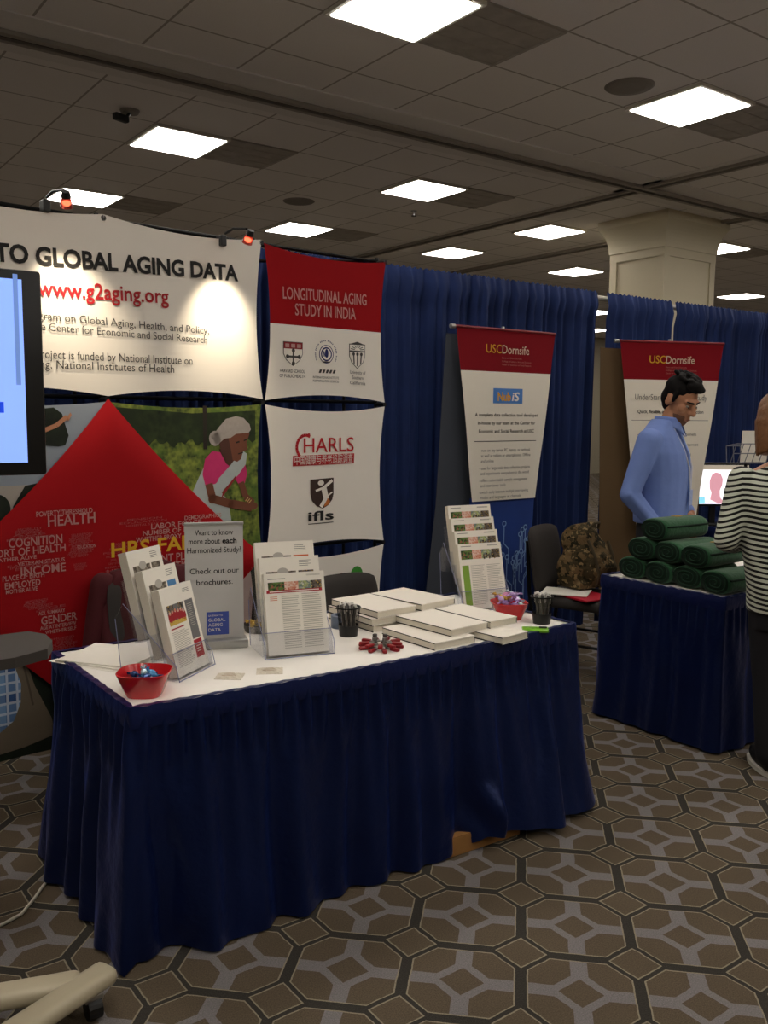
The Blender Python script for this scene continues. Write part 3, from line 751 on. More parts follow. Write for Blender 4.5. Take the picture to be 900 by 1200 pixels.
# red diamond
dp = panel_thing('diamond_panel', 'big red diamond fabric panel printed with a word cloud of survey topics', 'banner')
n, fn = scallop((0, .12), (XN[3], .87), (0, 1.625), (XN[1], .87), .055, .05, 29)
b = MB().grid(29, 29, lambda u, v: fn(u, v))
def tighten(p):
    x, y, z = p; d = (abs(x) / .783 + abs(z - .87) / .752); k = max(0, (d - .75) / .25)
    return Vector((x, -.05 + .038 * min(1, k) ** 2, z))
b.v = [tighten(v) for v in b.v]
b.build('fabric', M_FABR, dp, smooth=True)
wb = MB(); wy = MB(); wf = MB()
WD = [('HEALTH', -.289, 1.103, .044, .200), ('POVERTY THRESHOLD', -.335, 1.146, .020, .235), ('COGNITION', -.447, 1.030, .035, .215), ('REPORT OF HEALTH', -.555, .994, .030, .335),
      ('INCOME', -.404, .912, .034, .182), ('FATHER ALIVE', -.500, .976, .014, .160), ('VETERAN STATUS', -.415, .953, .015, .190), ('PLACE OF BIRTH', -.476, .898, .020, .165),
      ('EMPLOYED', -.468, .866, .025, .140), ('MOTHER ALIVE', -.465, .846, .016, .125), ('GENDER', -.330, .702, .032, .150), ('AGE AT INTERVIEW', -.335, .680, .015, .150), ('WHETHER SELF', -.315, .660, .014, .130),
      ('LABOR FORCE', .165, 1.056, .024, .250), ('NUMBER OF LIVING', .125, 1.030, .021, .300), ('WHETHER PROXY', .092, 1.003, .021, .220), ('DEMOGRAPHICS', .330, 1.085, .018, .190),
      ('RETIREMENT PLANS', .020, .902, .034, .390), ('HEALTH CONDITION', -.043, .860, .036, .430), ('MEMORY', -.100, .836, .014, .075), ('RELATION', -.083, .806, .032, .190), ('W', -.105, .770, .034, .036),
      ('EDUCATION', -.170, 1.000, .014, .080), ('ADL SUMMARY', -.340, .742, .014, .110)]
for s, x, z, cpx, w in WD: MB().text(s, (x, -.052, z), (1, 0, .01), ZD, cap=cpx, width=w, bold=.012).build('topic_word', mat('dusty_pink_ink', '#b98480', .8), dp)
for s, x, w in (('HRS', -.022, .178), ('FAMILY', .195, .345)): MB().text(s, (x, -.0525, .950 + .01 * (x + .022)), (1, 0, .01), ZD, cap=.060, width=w, bold=.022).build('yellow_word', mat('yellow_ink', '#d8a51e', .7), dp)
rnd = random.Random(3)
SM = ['self report', 'out of pocket', 'total wealth', 'number of children', 'mobility', 'pension', 'education', 'hospital stay', 'insurance', 'any weight', 'job history', 'smoking', 'depression', 'grip strength', 'race', 'earnings', 'work', 'age']
for (xa, xb, za, zb, cnt) in ((-.27, -.10, 1.147, 1.16, 2), (-.44, -.30, 1.065, 1.095, 5), (-.22, -.10, .965, 1.055, 12), (-.50, -.24, 1.055, 1.058, 2), (-.46, -.24, .935, .95, 3), (-.20, -.13, .91, .93, 3), (-.40, -.28, .77, .80, 5), (-.30, -.18, .50, .63, 15),
                              (-.06, .08, .84, .98, 10), (.0, .25, 1.075, 1.10, 3), (-.12, -.03, .72, .83, 8), (-.02, .06, .985, 1.0, 3), (.2, .6, .72, .76, 4), (-.36, -.22, .755, .765, 2)):
    wf = MB()
    for k in range(cnt):
        z = za + (zb - za) * k / max(1, cnt - 1); s = rnd.choice(SM).upper(); x0 = xa + rnd.uniform(0, .25) * (xb - xa)
        wf.text(s, (x0, -.052, z), (1, 0, .01), ZD, cap=.0085, width=(xb - x0) * rnd.uniform(.75, 1))
    wf.build('small_text', mat('dim_pink_ink', '#a04b4c', .8), dp)

# ------------------------------------------------------------------ tables
def path_rect(x0, x1, y0, y1, bow=0.0, rc_=.02, step=.008):
    """closed perimeter, starting at the back left, down the left side, along the front, up the right, along the back"""
    pts = []
    def seg(a, b, nrm, bw=0):
        n = max(2, int((Vector(b) - Vector(a)).length / step))
        for k in range(n):
            t = k / n; p = Vector(a).lerp(Vector(b), t) + Vector(nrm) * (bw * math.sin(PI * t))
            pts.append((p.x, p.y, nrm[0], nrm[1]))
    seg((x0, y1), (x0, y0), (-1, 0)); seg((x0, y0), (x1, y0), (0, -1), bow); seg((x1, y0), (x1, y1), (1, 0)); seg((x1, y1), (x0, y1), (0, 1))
    n = len(pts); out = []
    for i in range(n):   # soften the normals round the corners
        nx = sum(pts[(i + k) % n][2] for k in range(-6, 7)); ny = sum(pts[(i + k) % n][3] for k in range(-6, 7)); L = math.hypot(nx, ny) or 1
        out.append((pts[i][0], pts[i][1], nx / L, ny / L))
    return out
def make_skirt(name, label, x0, x1, y0, y1, top, seed, bow, flare_fn, hem_fn, folds=1.0, tuck=None):
    rnd = random.Random(seed); P_ = path_rect(x0, x1, y0, y1, bow); n = len(P_); NV = 34
    ph = [rnd.uniform(0, 6.28) for _ in range(8)]
    def fn(u, v):
        i = int(round(u * n)) % n; x, y, nx, ny = P_[i]; s = i * .008
        t = 1 - v                     # 0 at the waist, 1 at the hem
        hem = hem_fn(x, y); z = top - (top - hem) * t
        fl = flare_fn(x, y) * (t ** 1.3)
        wig = .25 * math.sin(t * 2.6 + ph[5] + s * 1.3)
        nz = mnoise.noise(Vector((s * 3.1, t * 1.2, seed)))
        big = math.sin(2 * PI * s / .155 + ph[0] + 2.2 * nz + wig) + .6 * math.sin(2 * PI * s / .26 + ph[1] - wig + 1.4 * nz)
        fine = math.sin(2 * PI * s / .052 + ph[2] + 1.6 * mnoise.noise(Vector((s * 6, 0, seed + 5))) + .5 * wig)
        mid = math.sin(2 * PI * s / .093 + ph[3] + wig + 2 * mnoise.noise(Vector((s * 4, t * 2, seed + 9))))
        gath = math.exp(-((t - .14) / .13) ** 2)
        d = .010 + fl + folds * (.017 * big * min(1, t * 1.6) + .013 * fine * gath + .008 * mid * min(1, t * 3) * (1 - .4 * t)) + .012 * nz * t
        d = max(d, .004)
        px, py, pz = x + nx * d, y + ny * d, z
        if tuck: px, py, pz = tuck(px, py, pz, t)
        return (px, py, pz)
    r = thing(name, (0, 0, 0), 0, label, 'table skirt')
    MB().grid(n, NV, fn, 0, wrap=True).build('skirt_cloth', M_SATIN, r, smooth=True)
    def band(u, v):
        i = int(round(u * n)) % n; x, y, nx, ny = P_[i]; s = i * .008
        d = .013 + .004 * math.sin(PI * v); z = top - .058 + .064 * v
        return (x + nx * d, y + ny * d, z + .0015 * math.sin(s * 90))
    b = MB().grid(n, 5, band, 0, wrap=True)
    def lip(u, v):
        i = int(round(u * n)) % n; x, y, nx, ny = P_[i]; d = .013 - .022 * v
        return (x + nx * d, y + ny * d, top + .006 + .0012 * math.sin(i * .9))
    b.grid(n, 2, lip, 0, wrap=True)
    b.build('waistband', M_BAND, r, smooth=True)
    return r
M_BAND = satin_material('navy_band', '#0f1638', '#151d49')
def make_table(x0, x1, y0, y1, top, label, bow=0):
    r = thing('folding_table', ((x0 + x1) / 2, (y0 + y1) / 2, 0), 0, label, 'table')
    hx, hy = (x1 - x0) / 2, (y1 - y0) / 2
    MB().rbox((0, 0, top - .022), (2 * hx - .004, 2 * hy - .004, .036), .006).build('tabletop', mat('table_laminate', '#8a8378', .5), r)
    for sx in (-1, 1):
        for sy in (-1, 1):
            MB().tube([(sx * (hx - .16), sy * (hy - .08), top - .04), (sx * (hx - .16), sy * (hy - .08), 0)], .014).build('leg', M_BLACKM, r)
        MB().tube([(sx * (hx - .16), -(hy - .08), .12), (sx * (hx - .16), hy - .08, .12)], .01).build('stretcher', M_BLACKM, r)
def make_cover(x0, x1, y0, y1, top, bow, label):
    P_ = [(p[0], p[1]) for p in path_rect(x0, x1, y0, y1, bow, step=.03)]
    o = MB().prism(P_, top - .003, top, 0).build('table_cover', M_CLOTH); tag(o, label, 'table cover')

TX0, TX1, TY0, TY1, TT = .875, 2.685, 2.382, 3.10, .74
make_table(TX0, TX1, TY0, TY1, TT - .004, 'folding table under the long navy skirt in the middle of the picture')
make_cover(TX0 - .004, TX1 + .004, TY0 - .004, TY1, TT, .042, 'white top cover of the long front table with the brochure racks')
fl_front = [(.8, .02), (.95, .03), (1.08, .10), (1.2, .085), (1.34, .075), (1.58, .035), (1.87, .05), (2.05, .05), (2.2, .11), (2.45, .17), (2.62, .14), (2.7, .12)]
def fl1(x, y):
    if y <= TY0 + .01 and x > TX0 + .005: return lerp(fl_front, x) - .02
    if x < 1.0: return .06 + .02 * math.sin(y * 11)
    return .03
hem1 = [(.8, .008), (1.9, .008), (2.06, .02), (2.14, .055), (2.24, .045), (2.40, .035), (2.66, .03), (2.72, .02)]
def h1(x, y): return lerp(hem1, x) if y <= TY0 + .01 else (.012 if x < 2 else .02)
def tuck1(x, y, z, t):
    # the hem is caught up and creased where the carton stands
    d = math.hypot((x - 2.13) / .10, (z - .13) / .13)
    if y < 2.5 and d < 1: k = (1 - d) ** 1.0; y -= .035 * k * math.sin((x - 2.05) * 38 + z * 20) + .03 * k
    return x, y, z
make_skirt('table_skirt', 'navy gathered skirt round the long front table, hem lifted over a carton', TX0, TX1, TY0, TY1, TT, 11, .042, fl1, h1, 1.0, tuck1)
cb = thing('carton', (2.16, 2.46, 0), R(-2), 'brown cardboard box peeking out under the lifted skirt hem', 'box')
M_CARD = mat('brown_cardboard', '#8f6636', .85, noise=.12, nscale=25)
MB().rbox((0, 0, .034), (.36, .26, .068), .003).build('box_body', M_CARD, cb)
f_ = MB(); f_.box((-.0, -.066, .0695), (.352, .126, .003)); f_.box((0, .066, .0695), (.352, .126, .003)); f_.build('flap', M_CARD, cb)
cb.location = (2.150, 2.425, 0)

T2X0, T2X1, T2Y0, T2Y1 = 3.655, 5.46, 2.335, 3.04
make_table(T2X0, T2X1, T2Y0, T2Y1, TT - .004, 'folding table under the navy skirt at the right, carrying green rolls')
make_cover(T2X0 - .004, T2X1, T2Y0 - .004, T2Y1, TT, 0, 'white top cover of the right hand table under the green rolls')
make_skirt('table_skirt', 'navy gathered skirt round the right hand table below the green rolls', T2X0, T2X1, T2Y0, T2Y1, TT, 23, 0, lambda x, y: .02 if x > T2X0 + .01 else .025, lambda x, y: .012, .55)

# ------------------------------------------------------------------ things on the front table
Z0 = TT
def rot2(o, a): return ROTZ(a)
# loose paper
for k, (x, y, a, l) in enumerate([(.985, 2.935, R(28), 'bottom sheet of the loose white papers at the left end of the front table'), (1.005, 2.925, R(31), 'middle sheet of the loose white papers at the left end of the front table'), (1.010, 2.930, R(36), 'top sheet of the loose white papers at the left end of the front table')]):
    def fn(u, v, k=k): return ((u - .5) * .216, (v - .5) * .279, .0006 + .0045 * k + (.004 + .010 * k) * max(0, u - .55) ** 2 + .010 * max(0, .25 - v) ** 1 * (1 if k == 2 else .2))
    mb = MB().grid(8, 8, fn); top = list(mb.f)
    mb.grid(8, 8, lambda u, v: tuple(Vector(fn(u, v)) - Vector((0, 0, .0006 if k == 0 else .003))))
    mb.f[len(top):] = [f[::-1] for f in mb.f[len(top):]]
    for a_, b_ in (((0, 0), (1, 0)), ((1, 0), (1, 1)), ((1, 1), (0, 1)), ((0, 1), (0, 0))):
        for q in range(7):
            p0 = fn(a_[0] + (b_[0] - a_[0]) * q / 7, a_[1] + (b_[1] - a_[1]) * q / 7); p1 = fn(a_[0] + (b_[0] - a_[0]) * (q + 1) / 7, a_[1] + (b_[1] - a_[1]) * (q + 1) / 7)
            e = .0006 if k == 0 else .003
            mb.quad([(p0[0], p0[1], p0[2] - e), (p1[0], p1[1], p1[2] - e), p1, p0])
    o = mb.build('paper_sheet', M_WHITE); o.location = (x, y, Z0 + .0003); o.rotation_euler.z = a; tag(o, l, 'paper', 'loose papers on the front table')

# red bowls and sweets
def bowl(x, y, rz, w, h, label):
    r = thing('candy_bowl', (x, y, Z0), rz, label, 'bowl')
    prof = [(.0, 0), (.62, 0), (.66, .004), (1.0, h), (.965, h + .001), (.63, .008), (0, .006)]
    prof = [(a * w / 2, z) for a, z in prof]
    MB().lathe(prof, n=40, power=3.2).build('bowl_body', M_REDP, r, autosmooth=40)
    return r
bowl(.955, 2.487, R(-35), .155, .072, 'red plastic bowl of blue wrapped sweets at the front left of the table')
bowl(2.545, 2.600, R(-30), .150, .070, 'red plastic bowl heaped with purple and pink wrapped sweets at the right of the table')
M_BLUEC = mat('blue_wrapper', '#3f7fae', .25, metal=.3, spec=.6); M_BLUEC2 = mat('dark_blue_wrapper', '#1f4274', .25, metal=.3); M_SILC = mat('pale_wrapper', '#b9cfd8', .25, metal=.3)
M_PURC = mat('purple_wrapper', '#b79ad0', .2, metal=.2, spec=.8); M_PINKC = mat('pink_wrapper', '#e0a0c8', .2, metal=.2); M_GOLDC = mat('yellow_wrapper', '#c9a54c', .25, metal=.3)
def sweet_geo(m):
    b = MB(); b.ell((0, 0, 0), (.013, .009, .008), nu=10, nv=6)
    for s in (-1, 1):
        pts = []
        for k in range(7): a = -1.1 + 2.2 * k / 6; pts.append((s * (.012 + .013 * math.cos(a * .6)), .013 * math.sin(a), .003 * (-1) ** k))
        b.add([(s * .011, 0, .001)] + pts + [(s * .011, 0, -.001)], [(0, i, i + 1) for i in range(1, 7)] + [(8, i + 1, i) for i in range(1, 7)])
    return b.build('wrapped_sweet', m)
sweets = {}
def sweets_in(x, y, mats, spots, label, group):
    for i, (dx, dy, dz) in enumerate(spots):
        m = mats[i % len(mats)]
        if m.name not in sweets: o = sweets[m.name] = sweet_geo(m)
        else: o = sweets[m.name].copy(); COL.objects.link(o)
        o.location = (x + dx, y + dy, Z0 + dz); o.rotation_euler = (random.uniform(-.5, .5), random.uniform(-.5, .5), random.uniform(0, 6.28))
        o.scale = (1.25,) * 3; tag(o, label, 'sweet', group)
sp1 = [(.040 * math.cos(a) * q, .040 * math.sin(a) * q, .036 + .010 * (k % 3)) for k, (a, q) in enumerate([(i * 2.4, math.sqrt(i / 16)) for i in range(16)])]
sweets_in(.957, 2.490, [M_BLUEC, M_BLUEC, M_BLUEC2, M_SILC], sp1, 'small blue or silver wrapped sweet in the left red bowl', 'sweets in the left bowl')
sp2 = [(.047 * math.cos(a) * q, .047 * math.sin(a) * q, .058 + .022 * (1 - q * q) + .012 * (k % 3)) for k, (a, q) in enumerate([(i * 2.4, math.sqrt(i / 20)) for i in range(20)])]
sweets_in(2.545, 2.600, [M_PURC, M_PINKC, M_PURC, M_SILC, M_GOLDC], sp2, 'purple, pink or yellow wrapped sweet heaped in the right red bowl', 'sweets in the right bowl')

# brochures -------------------------------------------------------
M_GR1 = picture_material('print_green', '#2c4420', '#5d7a3a', '#a0504a'); M_GR2 = picture_material('print_salmon', '#e2c3b2', '#d08a70', '#c06a52'); M_GR3 = picture_material('print_olive', '#a8b070', '#6f8078', '#d8d4c0'); M_GR4 = picture_material('print_dark', '#2a2724', '#6a5f55', '#b89a50')
M_PGREY = mat('print_grey', '#6e6d6d', .7); M_PRED = mat('print_red', '#a5202a', .7); M_PBLUE = mat('print_blue', '#4f84b5', .7); M_PORG = mat('print_orange', '#cf6b3c', .7)
M_PBROWN = picture_material('print_brown', '#5a5145', '#8d8474', '#3a342c'); M_LINE = mat('print_text_grey', '#b5b0a6', .8); M_LIME = mat('print_lime', '#7da33a', .7); M_YEL = mat('print_yellow', '#c9a848', .7, noise=.3, nscale=200)
PM = [M_WHITE, M_PAPER2, M_GR1, M_GR2, M_GR3, M_GR4, M_PGREY, M_PRED, M_PBLUE, M_PORG, M_PBROWN, M_LINE, M_LIME, M_YEL, M_INKG]
def lines(x0, x1, z0, z1, n, h, mi=11):
    out = []
    for k in range(n):
        z = z1 - (z1 - z0) * k / max(1, n - 1); e = x1 - (random.uniform(0, .25) * (x1 - x0) if random.random() < .3 else 0)
        out.append((rc(x0, z - h / 2, e, z + h / 2), mi))
    return out
def brochure(holder, x, y, z, tilt, w, h, th, design, label, group, yaw=0):
    r = thing('brochure_stack', (0, 0, 0), 0, label, 'brochures', group)
    Mx = holder.matrix_basis if False else Matrix.Translation(holder.location) @ Matrix.Rotation(holder.rotation_euler.z, 4, 'Z')
    L = Mx @ Matrix.Translation((x, y, z)) @ Matrix.Rotation(yaw, 4, 'Z') @ Matrix.Rotation(-tilt, 4, 'X')
    r.matrix_basis = L
    b = MB(); n = 5
    b.box((0, th / 2, h / 2), (w, th, h), 1)
    b.box((0, -.0004, h / 2), (w, .0008, h), 0)
    b.box((0, th + .0004, h / 2), (w, .0008, h), 0)
    pb_ = b.build('page_block', PM, r)
    p = MB(); D = []
    X = lambda u: -w / 2 + u * w
    Z = lambda v: v * h
    if design == 'strip':      # four picture strip and text columns
        D += lines(X(.70), X(.93), Z(.955), Z(.965), 2, .0015)
        for k, (a, b2, mi) in enumerate(((.06, .33, 2), (.33, .56, 3), (.56, .78, 4), (.78, .95, 5))): D.append((rc(X(a), Z(.79), X(b2), Z(.89)), mi))
        D.append((rc(X(.03), Z(.755), X(.95), Z(.79)), 7)); D += lines(X(.08), X(.9), Z(.772), Z(.774), 1, .003, 0)
        D += lines(X(.06), X(.35), Z(.925), Z(.93), 1, .0025, 14)
        D += lines(X(.08), X(.2), Z(.67), Z(.71), 3, .002, 9)
        D += lines(X(.27), X(.55), Z(.08), Z(.71), 26, .0022); D += lines(X(.60), X(.92), Z(.08), Z(.73), 27, .0022)
    if design == 'lime':
        D += lines(X(.68), X(.93), Z(.955), Z(.965), 2, .0015, 14); D += lines(X(.06), X(.30), Z(.955), Z(.96), 1, .0025, 14)
        for k, (a, b2, mi) in enumerate(((.05, .31, 2), (.31, .52, 3), (.52, .76, 4), (.76, .95, 5))): D.append((rc(X(a), Z(.76), X(b2), Z(.90)), mi))
        for q in range(6): D.append((circ(X(.58 + .06 * q), Z(.79 + .02 * (q % 2)), .006, .012, 10), 5))
        D.append((rc(X(.05), Z(.06), X(.20), Z(.67)), 12))
        for ax, bx in ((.24, .56), (.61, .94)): D += lines(X(ax), X(bx), Z(.07), Z(.66), 24, .0022)
    if design == 'tall':
        D += lines(X(.68), X(.88), Z(.90), Z(.935), 3, .0018, 14)
        D.append((rc(X(.10), Z(.57), X(.62), Z(.80)), 6)); D.append((rc(X(.10), Z(.57), X(.62), Z(.62)), 13))
        for q, (a, v) in enumerate(((.16, .68), (.24, .69), (.33, .70), (.42, .69), (.50, .69), (.57, .67))):
            D.append((circ(X(a), Z(v - .02), .012, .016, 12), 7)); D.append((circ(X(a), Z(v + .03), .005, .006, 10), 3))
        D.append((rc(X(.12), Z(.73), X(.30), Z(.80)), 5)); D.append((rc(X(.45), Z(.74), X(.58), Z(.80)), 5))
        D.append((rc(X(.67), Z(.34), X(.92), Z(.80)), 6)); D += lines(X(.71), X(.86), Z(.50), Z(.75), 12, .0016, 11)
        D.append((rc(X(.67), Z(.12), X(.92), Z(.325)), 7)); D += lines(X(.72), X(.86), Z(.19), Z(.28), 4, .002, 0)
        D += lines(X(.10), X(.50), Z(.525), Z(.53), 1, .004, 7); D += lines(X(.10), X(.60), Z(.10), Z(.49), 22, .002)
    if design in ('tall_grey', 'tall_blue', 'orange', 'black'):
        D += lines(X(.66), X(.86), Z(.88), Z(.945), 4, .0018, 14)
        D.append((rc(X(.10), Z(.60), X(.60), Z(.82)), 10)); D.append((circ(X(.38), Z(.815), .02, .014, 12), 11))
        D.append((rc(X(.64), Z(.60), X(.90), Z(.82)), {'tall_grey': 10, 'tall_blue': 8, 'orange': 9, 'black': 5}[design]))
        D += lines(X(.10), X(.85), Z(.10), Z(.55), 20, .002)
    for poly, mi in D: p.quad([(a, -.0012 - (.0004 if mi in (0, 3, 5, 7, 11, 13) else 0) - (.0003 if mi in (3, 0, 11) else 0), c_) for a, c_ in poly], mi)
    p.build('printed_front', PM, pb_)
    return r
def holder(x, y, rz, w, tiers, dy, dz, tilt, label, depth=.036):
    """clear stepped pocket rack; tier 0 is the front pocket"""
    r = thing('brochure_rack', (x, y, Z0), rz, label, 'brochure rack')
    T = .003; ct, st = math.cos(tilt), math.sin(tilt)
    for k in range(tiers):
        y0, z0 = k * dy, k * dz; b = MB(); hp = .085; hb_ = .20
        rr = ROTX(-tilt)
        P3 = lambda a, q, c_: Vector((a, y0, z0 + .004)) + rr @ Vector((0, q, c_))
        b.box(P3(0, -.005, hp / 2), (w + .012, T, hp), 0, rr)                       # front lip
        b.box(P3(0, depth, hb_ / 2), (w + .012, T, hb_), 0, rr)                     # back plate
        b.box(P3(0, depth / 2 - .003, .0015), (w + .012, depth + .004, T), 0, rr)   # pocket floor
        for s in (-1, 1): b.box(P3(s * (w / 2 + .006), depth / 2 - .003, hp / 2), (T, depth + .006, hp), 0, rr)
        b.build('pocket', M_ACRYL, r)
    D_ = (tiers - 1) * dy + depth + .05; Ht = (tiers - 1) * dz + .07
    for s in (-1, 1):
        b = MB(); X_ = s * (w / 2 + .009)
        vs = [(X_, -.012, .0005), (X_, D_, .0005), (X_, D_ + .02, Ht), (X_, D_ - .01, Ht + .05), (X_, .0, .05)]
        vs2 = [(a + s * .003, c_, d) for a, c_, d in vs]
        b.add(vs + vs2, [(0, 1, 2, 3, 4), (9, 8, 7, 6, 5)] + [(i, 5 + i, 5 + (i + 1) % 5, (i + 1) % 5) for i in range(5)])
        b.build('side_plate', M_ACRYL, r)
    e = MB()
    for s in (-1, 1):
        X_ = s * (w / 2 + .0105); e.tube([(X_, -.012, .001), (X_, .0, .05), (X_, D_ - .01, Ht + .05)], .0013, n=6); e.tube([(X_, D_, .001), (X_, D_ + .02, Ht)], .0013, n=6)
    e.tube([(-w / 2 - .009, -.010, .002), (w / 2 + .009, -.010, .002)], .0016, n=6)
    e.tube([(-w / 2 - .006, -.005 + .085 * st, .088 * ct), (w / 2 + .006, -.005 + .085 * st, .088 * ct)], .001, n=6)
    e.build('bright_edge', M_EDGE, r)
    return r
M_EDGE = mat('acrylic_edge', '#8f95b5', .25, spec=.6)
TL = R(14)
# left rack
h1_ = holder(1.1665, 2.605, R(34.6), .195, 3, .058, .056, TL, 'clear three tier brochure rack at the left of the table, turned to the right', .032)
for k, (d, l) in enumerate([('tall', 'front stack in the left clear rack, cover with red group picture and grey side bar'), ('tall_blue', 'middle stack in the left clear rack, cover with a blue square'), ('tall_grey', 'rear stack in the left clear rack, cover with a grey brown square')]):
    brochure(h1_, 0, .002 + k * .058, .009 + k * .056, TL, .185, .279, .028, d, l, 'brochure stacks in the left rack')
h2_ = holder(1.545, 2.588, R(-14), .225, 3, .060, .046, TL, 'clear three tier brochure rack in the middle of the table beside the tabletop sign', .032)
for k, (d, l) in enumerate([('strip', 'front stack in the middle clear rack, cover with four pictures over a red band'), ('black', 'middle stack in the centre clear rack, cover with a black square'), ('orange', 'rear stack in the centre clear rack, cover with an orange square')]):
    brochure(h2_, 0, .002 + k * .060, .009 + k * .046, TL, .216, .279, .024, d, l, 'brochure stacks in the middle rack')
h3_ = holder(2.575, 2.765, R(-10), .225, 4, .030, .052, TL, 'clear four tier brochure rack at the right of the table behind the red bowl', .032)
for k, l in enumerate(['front stack of the right clear rack, lime side bar fully visible', 'second stack of the right clear rack, counted from the front', 'third stack of the right clear rack, counted from the front', 'rearmost and highest stack of the right clear rack']):
    brochure(h3_, 0, .002 + k * .030, .009 + k * .052, TL, .216, .279, .022, 'lime', l, 'brochure stacks in the right rack')

# tabletop banner sign
sg = thing('tabletop_sign', (1.357, 2.850, Z0), R(-20), 'grey tabletop banner sign saying Want to know more about each Harmonized Study', 'sign')
b = MB(); b.rbox((0, .01, .016), (.226, .075, .032), .006); b.build('base', M_SILVER, sg, autosmooth=40)
MB().tube([(0, .03, .03), (0, .022, .44)], .004).build('rear_pole', M_SILVER, sg)
M_SGN = mat('sign_pale_film', '#c3c2bf', .55)
MB().box((0, .012, .235), (.202, .0012, .41)).build('printed_panel', M_SGN, sg)
MB().rbox((0, .012, .442), (.206, .010, .012), .003).build('top_bar', M_SILVER, sg)
t = MB(); yy = .0110
for s, z, w_ in (('Want to know', .402, .132), ('more about', .372, .108), ('Harmonized Study?', .340, .186), ('Check out our', .266, .170), ('brochures.', .226, .126)):
    t = MB()
    if s == 'more about': t.text(s, (-.088, yy, z), XD, ZD, cap=.019, width=w_); t.text('each', (.028, yy, z), XD, ZD, cap=.019, width=.050, bold=.025)
    else: t.text(s, (0, yy, z), XD, ZD, cap=.019, width=w_, align='C')
    t.build('message_line', M_INK, sg)
t = MB(); t.quad([(-.030 + a * .078, yy - .0006, .045 + c_ * .083) for a, c_ in ((0, 0), (1, 0), (1, 1), (0, 1))]); t.build('logo_square', M_GLB, sg); lsq = bpy.data.objects[-1] if False else [o for o in sg.children if o.name.startswith('logo_square')][0]
t = MB()
for s, z, c_ in (('GATEWAY TO', .112, .006), ('GLOBAL', .094, .011), ('AGING', .076, .011), ('DATA', .058, .011)): t.text(s, (-.024, yy - .001, z), XD, ZD, cap=c_, stretch=1.0, width={'GATEWAY TO': .05, 'GLOBAL': .060, 'AGING': .050, 'DATA': .043}[s])
t.build('logo_text', M_INKW, lsq)

# small yellow packet and box tucked behind
yb = thing('snack_tray', (1.60, 2.985, Z0), R(-15), 'small dark tray of yellow wrapped snacks behind the tabletop sign', 'tray')
MB().lathe([(0, 0), (.05, 0), (.062, .028), (.058, .028), (.047, .004), (0, .004)], n=24).build('tray_body', mat('dark_tray', '#3d3830', .5), yb)
for k in range(7):
    o = sweets.get('y') or sweet_geo(M_YEL)
    if 'y' in sweets: o = sweets['y'].copy(); COL.objects.link(o)
    sweets['y'] = o; o.location = (1.60 + .03 * math.cos(k * 2.4), 2.985 + .03 * math.sin(k * 2.4), Z0 + .03 + .006 * (k % 2)); o.rotation_euler = (.2, .2, k); o.scale = (1.2,) * 3
    tag(o, 'yellow wrapped snack in the dark tray behind the tabletop sign', 'sweet', 'snacks in the dark tray')
tp = thing('tape_roll', (1.90, 2.86, Z0), 0, 'grey blue tape roll lying behind the left pen cup', 'tape')
MB().lathe([(.028, 0), (.045, 0), (.045, .048), (.028, .048), (.028, 0)], n=28).build('tape_ring', mat('grey_blue_tape', '#5f6b7d', .4), tp, autosmooth=40)

# two foil packets
M_PKT = mat('cream_sachet', '#cfc6b3', .6, noise=.12, nscale=60, bump=.4)
for x, y, a, l in ((1.24, 2.507, R(-38), 'flat cream sachet on the table front, the left one of two'), (1.372, 2.487, R(-30), 'flat cream sachet on the table front, the right one of two')):
    def fn(u, v): 
        e = min(u, 1 - u, v, 1 - v); return ((u - .5) * .085, (v - .5) * .068, .0015 + .0055 * min(1, e / .25) + .0012 * math.sin(u * 23 + v * 17))
    o = thing('sachet', (x, y, Z0), a, l, 'packet', 'sachets on the front table')
    b = MB().grid(14, 12, fn); b.box((0, 0, .0008), (.085, .068, .0014)); b.build('foil', M_PKT, o, smooth=False)
    t = MB()
    for k in range(3): t.box((0, -.014 + k * .013, .0078), (.045 - .01 * k, .003, .0006))
    t.build('printed_mark', mat('sachet_print', '#b09a7c', .7), o)

# pen cups
def pen_cup(x, y, label, penlabel, group, mark):
    r = thing('pen_cup', (x, y, Z0), 0, label, 'pen cup')
    b = MB(); n = 26
    for k in range(n):
        for s in (1, -1):
            a0 = 2 * PI * k / n; a1 = a0 + s * .5
            b.tube([(.033 * math.cos(a0), .033 * math.sin(a0), .004), (.044 * math.cos(a1), .044 * math.sin(a1), .108)], .0006, n=4, cap=False)
    b.build('mesh_wall', M_BLACKM, r)
    MB().lathe([(0, 0), (.034, 0), (.0385, .042), (.037, .042), (.033, .004), (0, .004)], n=32).build('base', M_BLACK, r, autosmooth=40)
    MB().lathe([(.0435, .106), (.046, .106), (.046, .111), (.0435, .111), (.0435, .106)], n=32).build('rim', M_BLACK, r)
    for k in range(13):
        q = math.sqrt((k + .5) / 13); a = k * 2.4
        p0 = Vector((.022 * q * math.cos(a + .5), .022 * q * math.sin(a + .5), .006)); p1 = Vector((.036 * q * math.cos(a), .036 * q * math.sin(a), .120 + .012 * ((k * 7) % 5) / 5))
        pn = thing('pen', Vector((x, y, Z0)), 0, penlabel, 'pen', group)
        d = (p1 - p0)
        br_ = MB().tube([p0, p0 + d * .93], .0042, n=8).build('barrel', M_PENB, pn)
        MB().tube([p0 + d * .93, p1], [.0040, .0030], n=8).build('push_button', M_PENW, pn)
        cl = MB(); pr = Vector((math.cos(a), math.sin(a), 0)) * .0055; cl.tube([p0 + d * .93 + pr, p0 + d * .66 + pr], .0013, n=5); cl.build('clip', M_PENW, br_)
M_PENB = mat('pen_barrel', '#7d7973', .35, metal=.3); M_PENW = mat('pen_silver_tip', '#eceae4', .4)
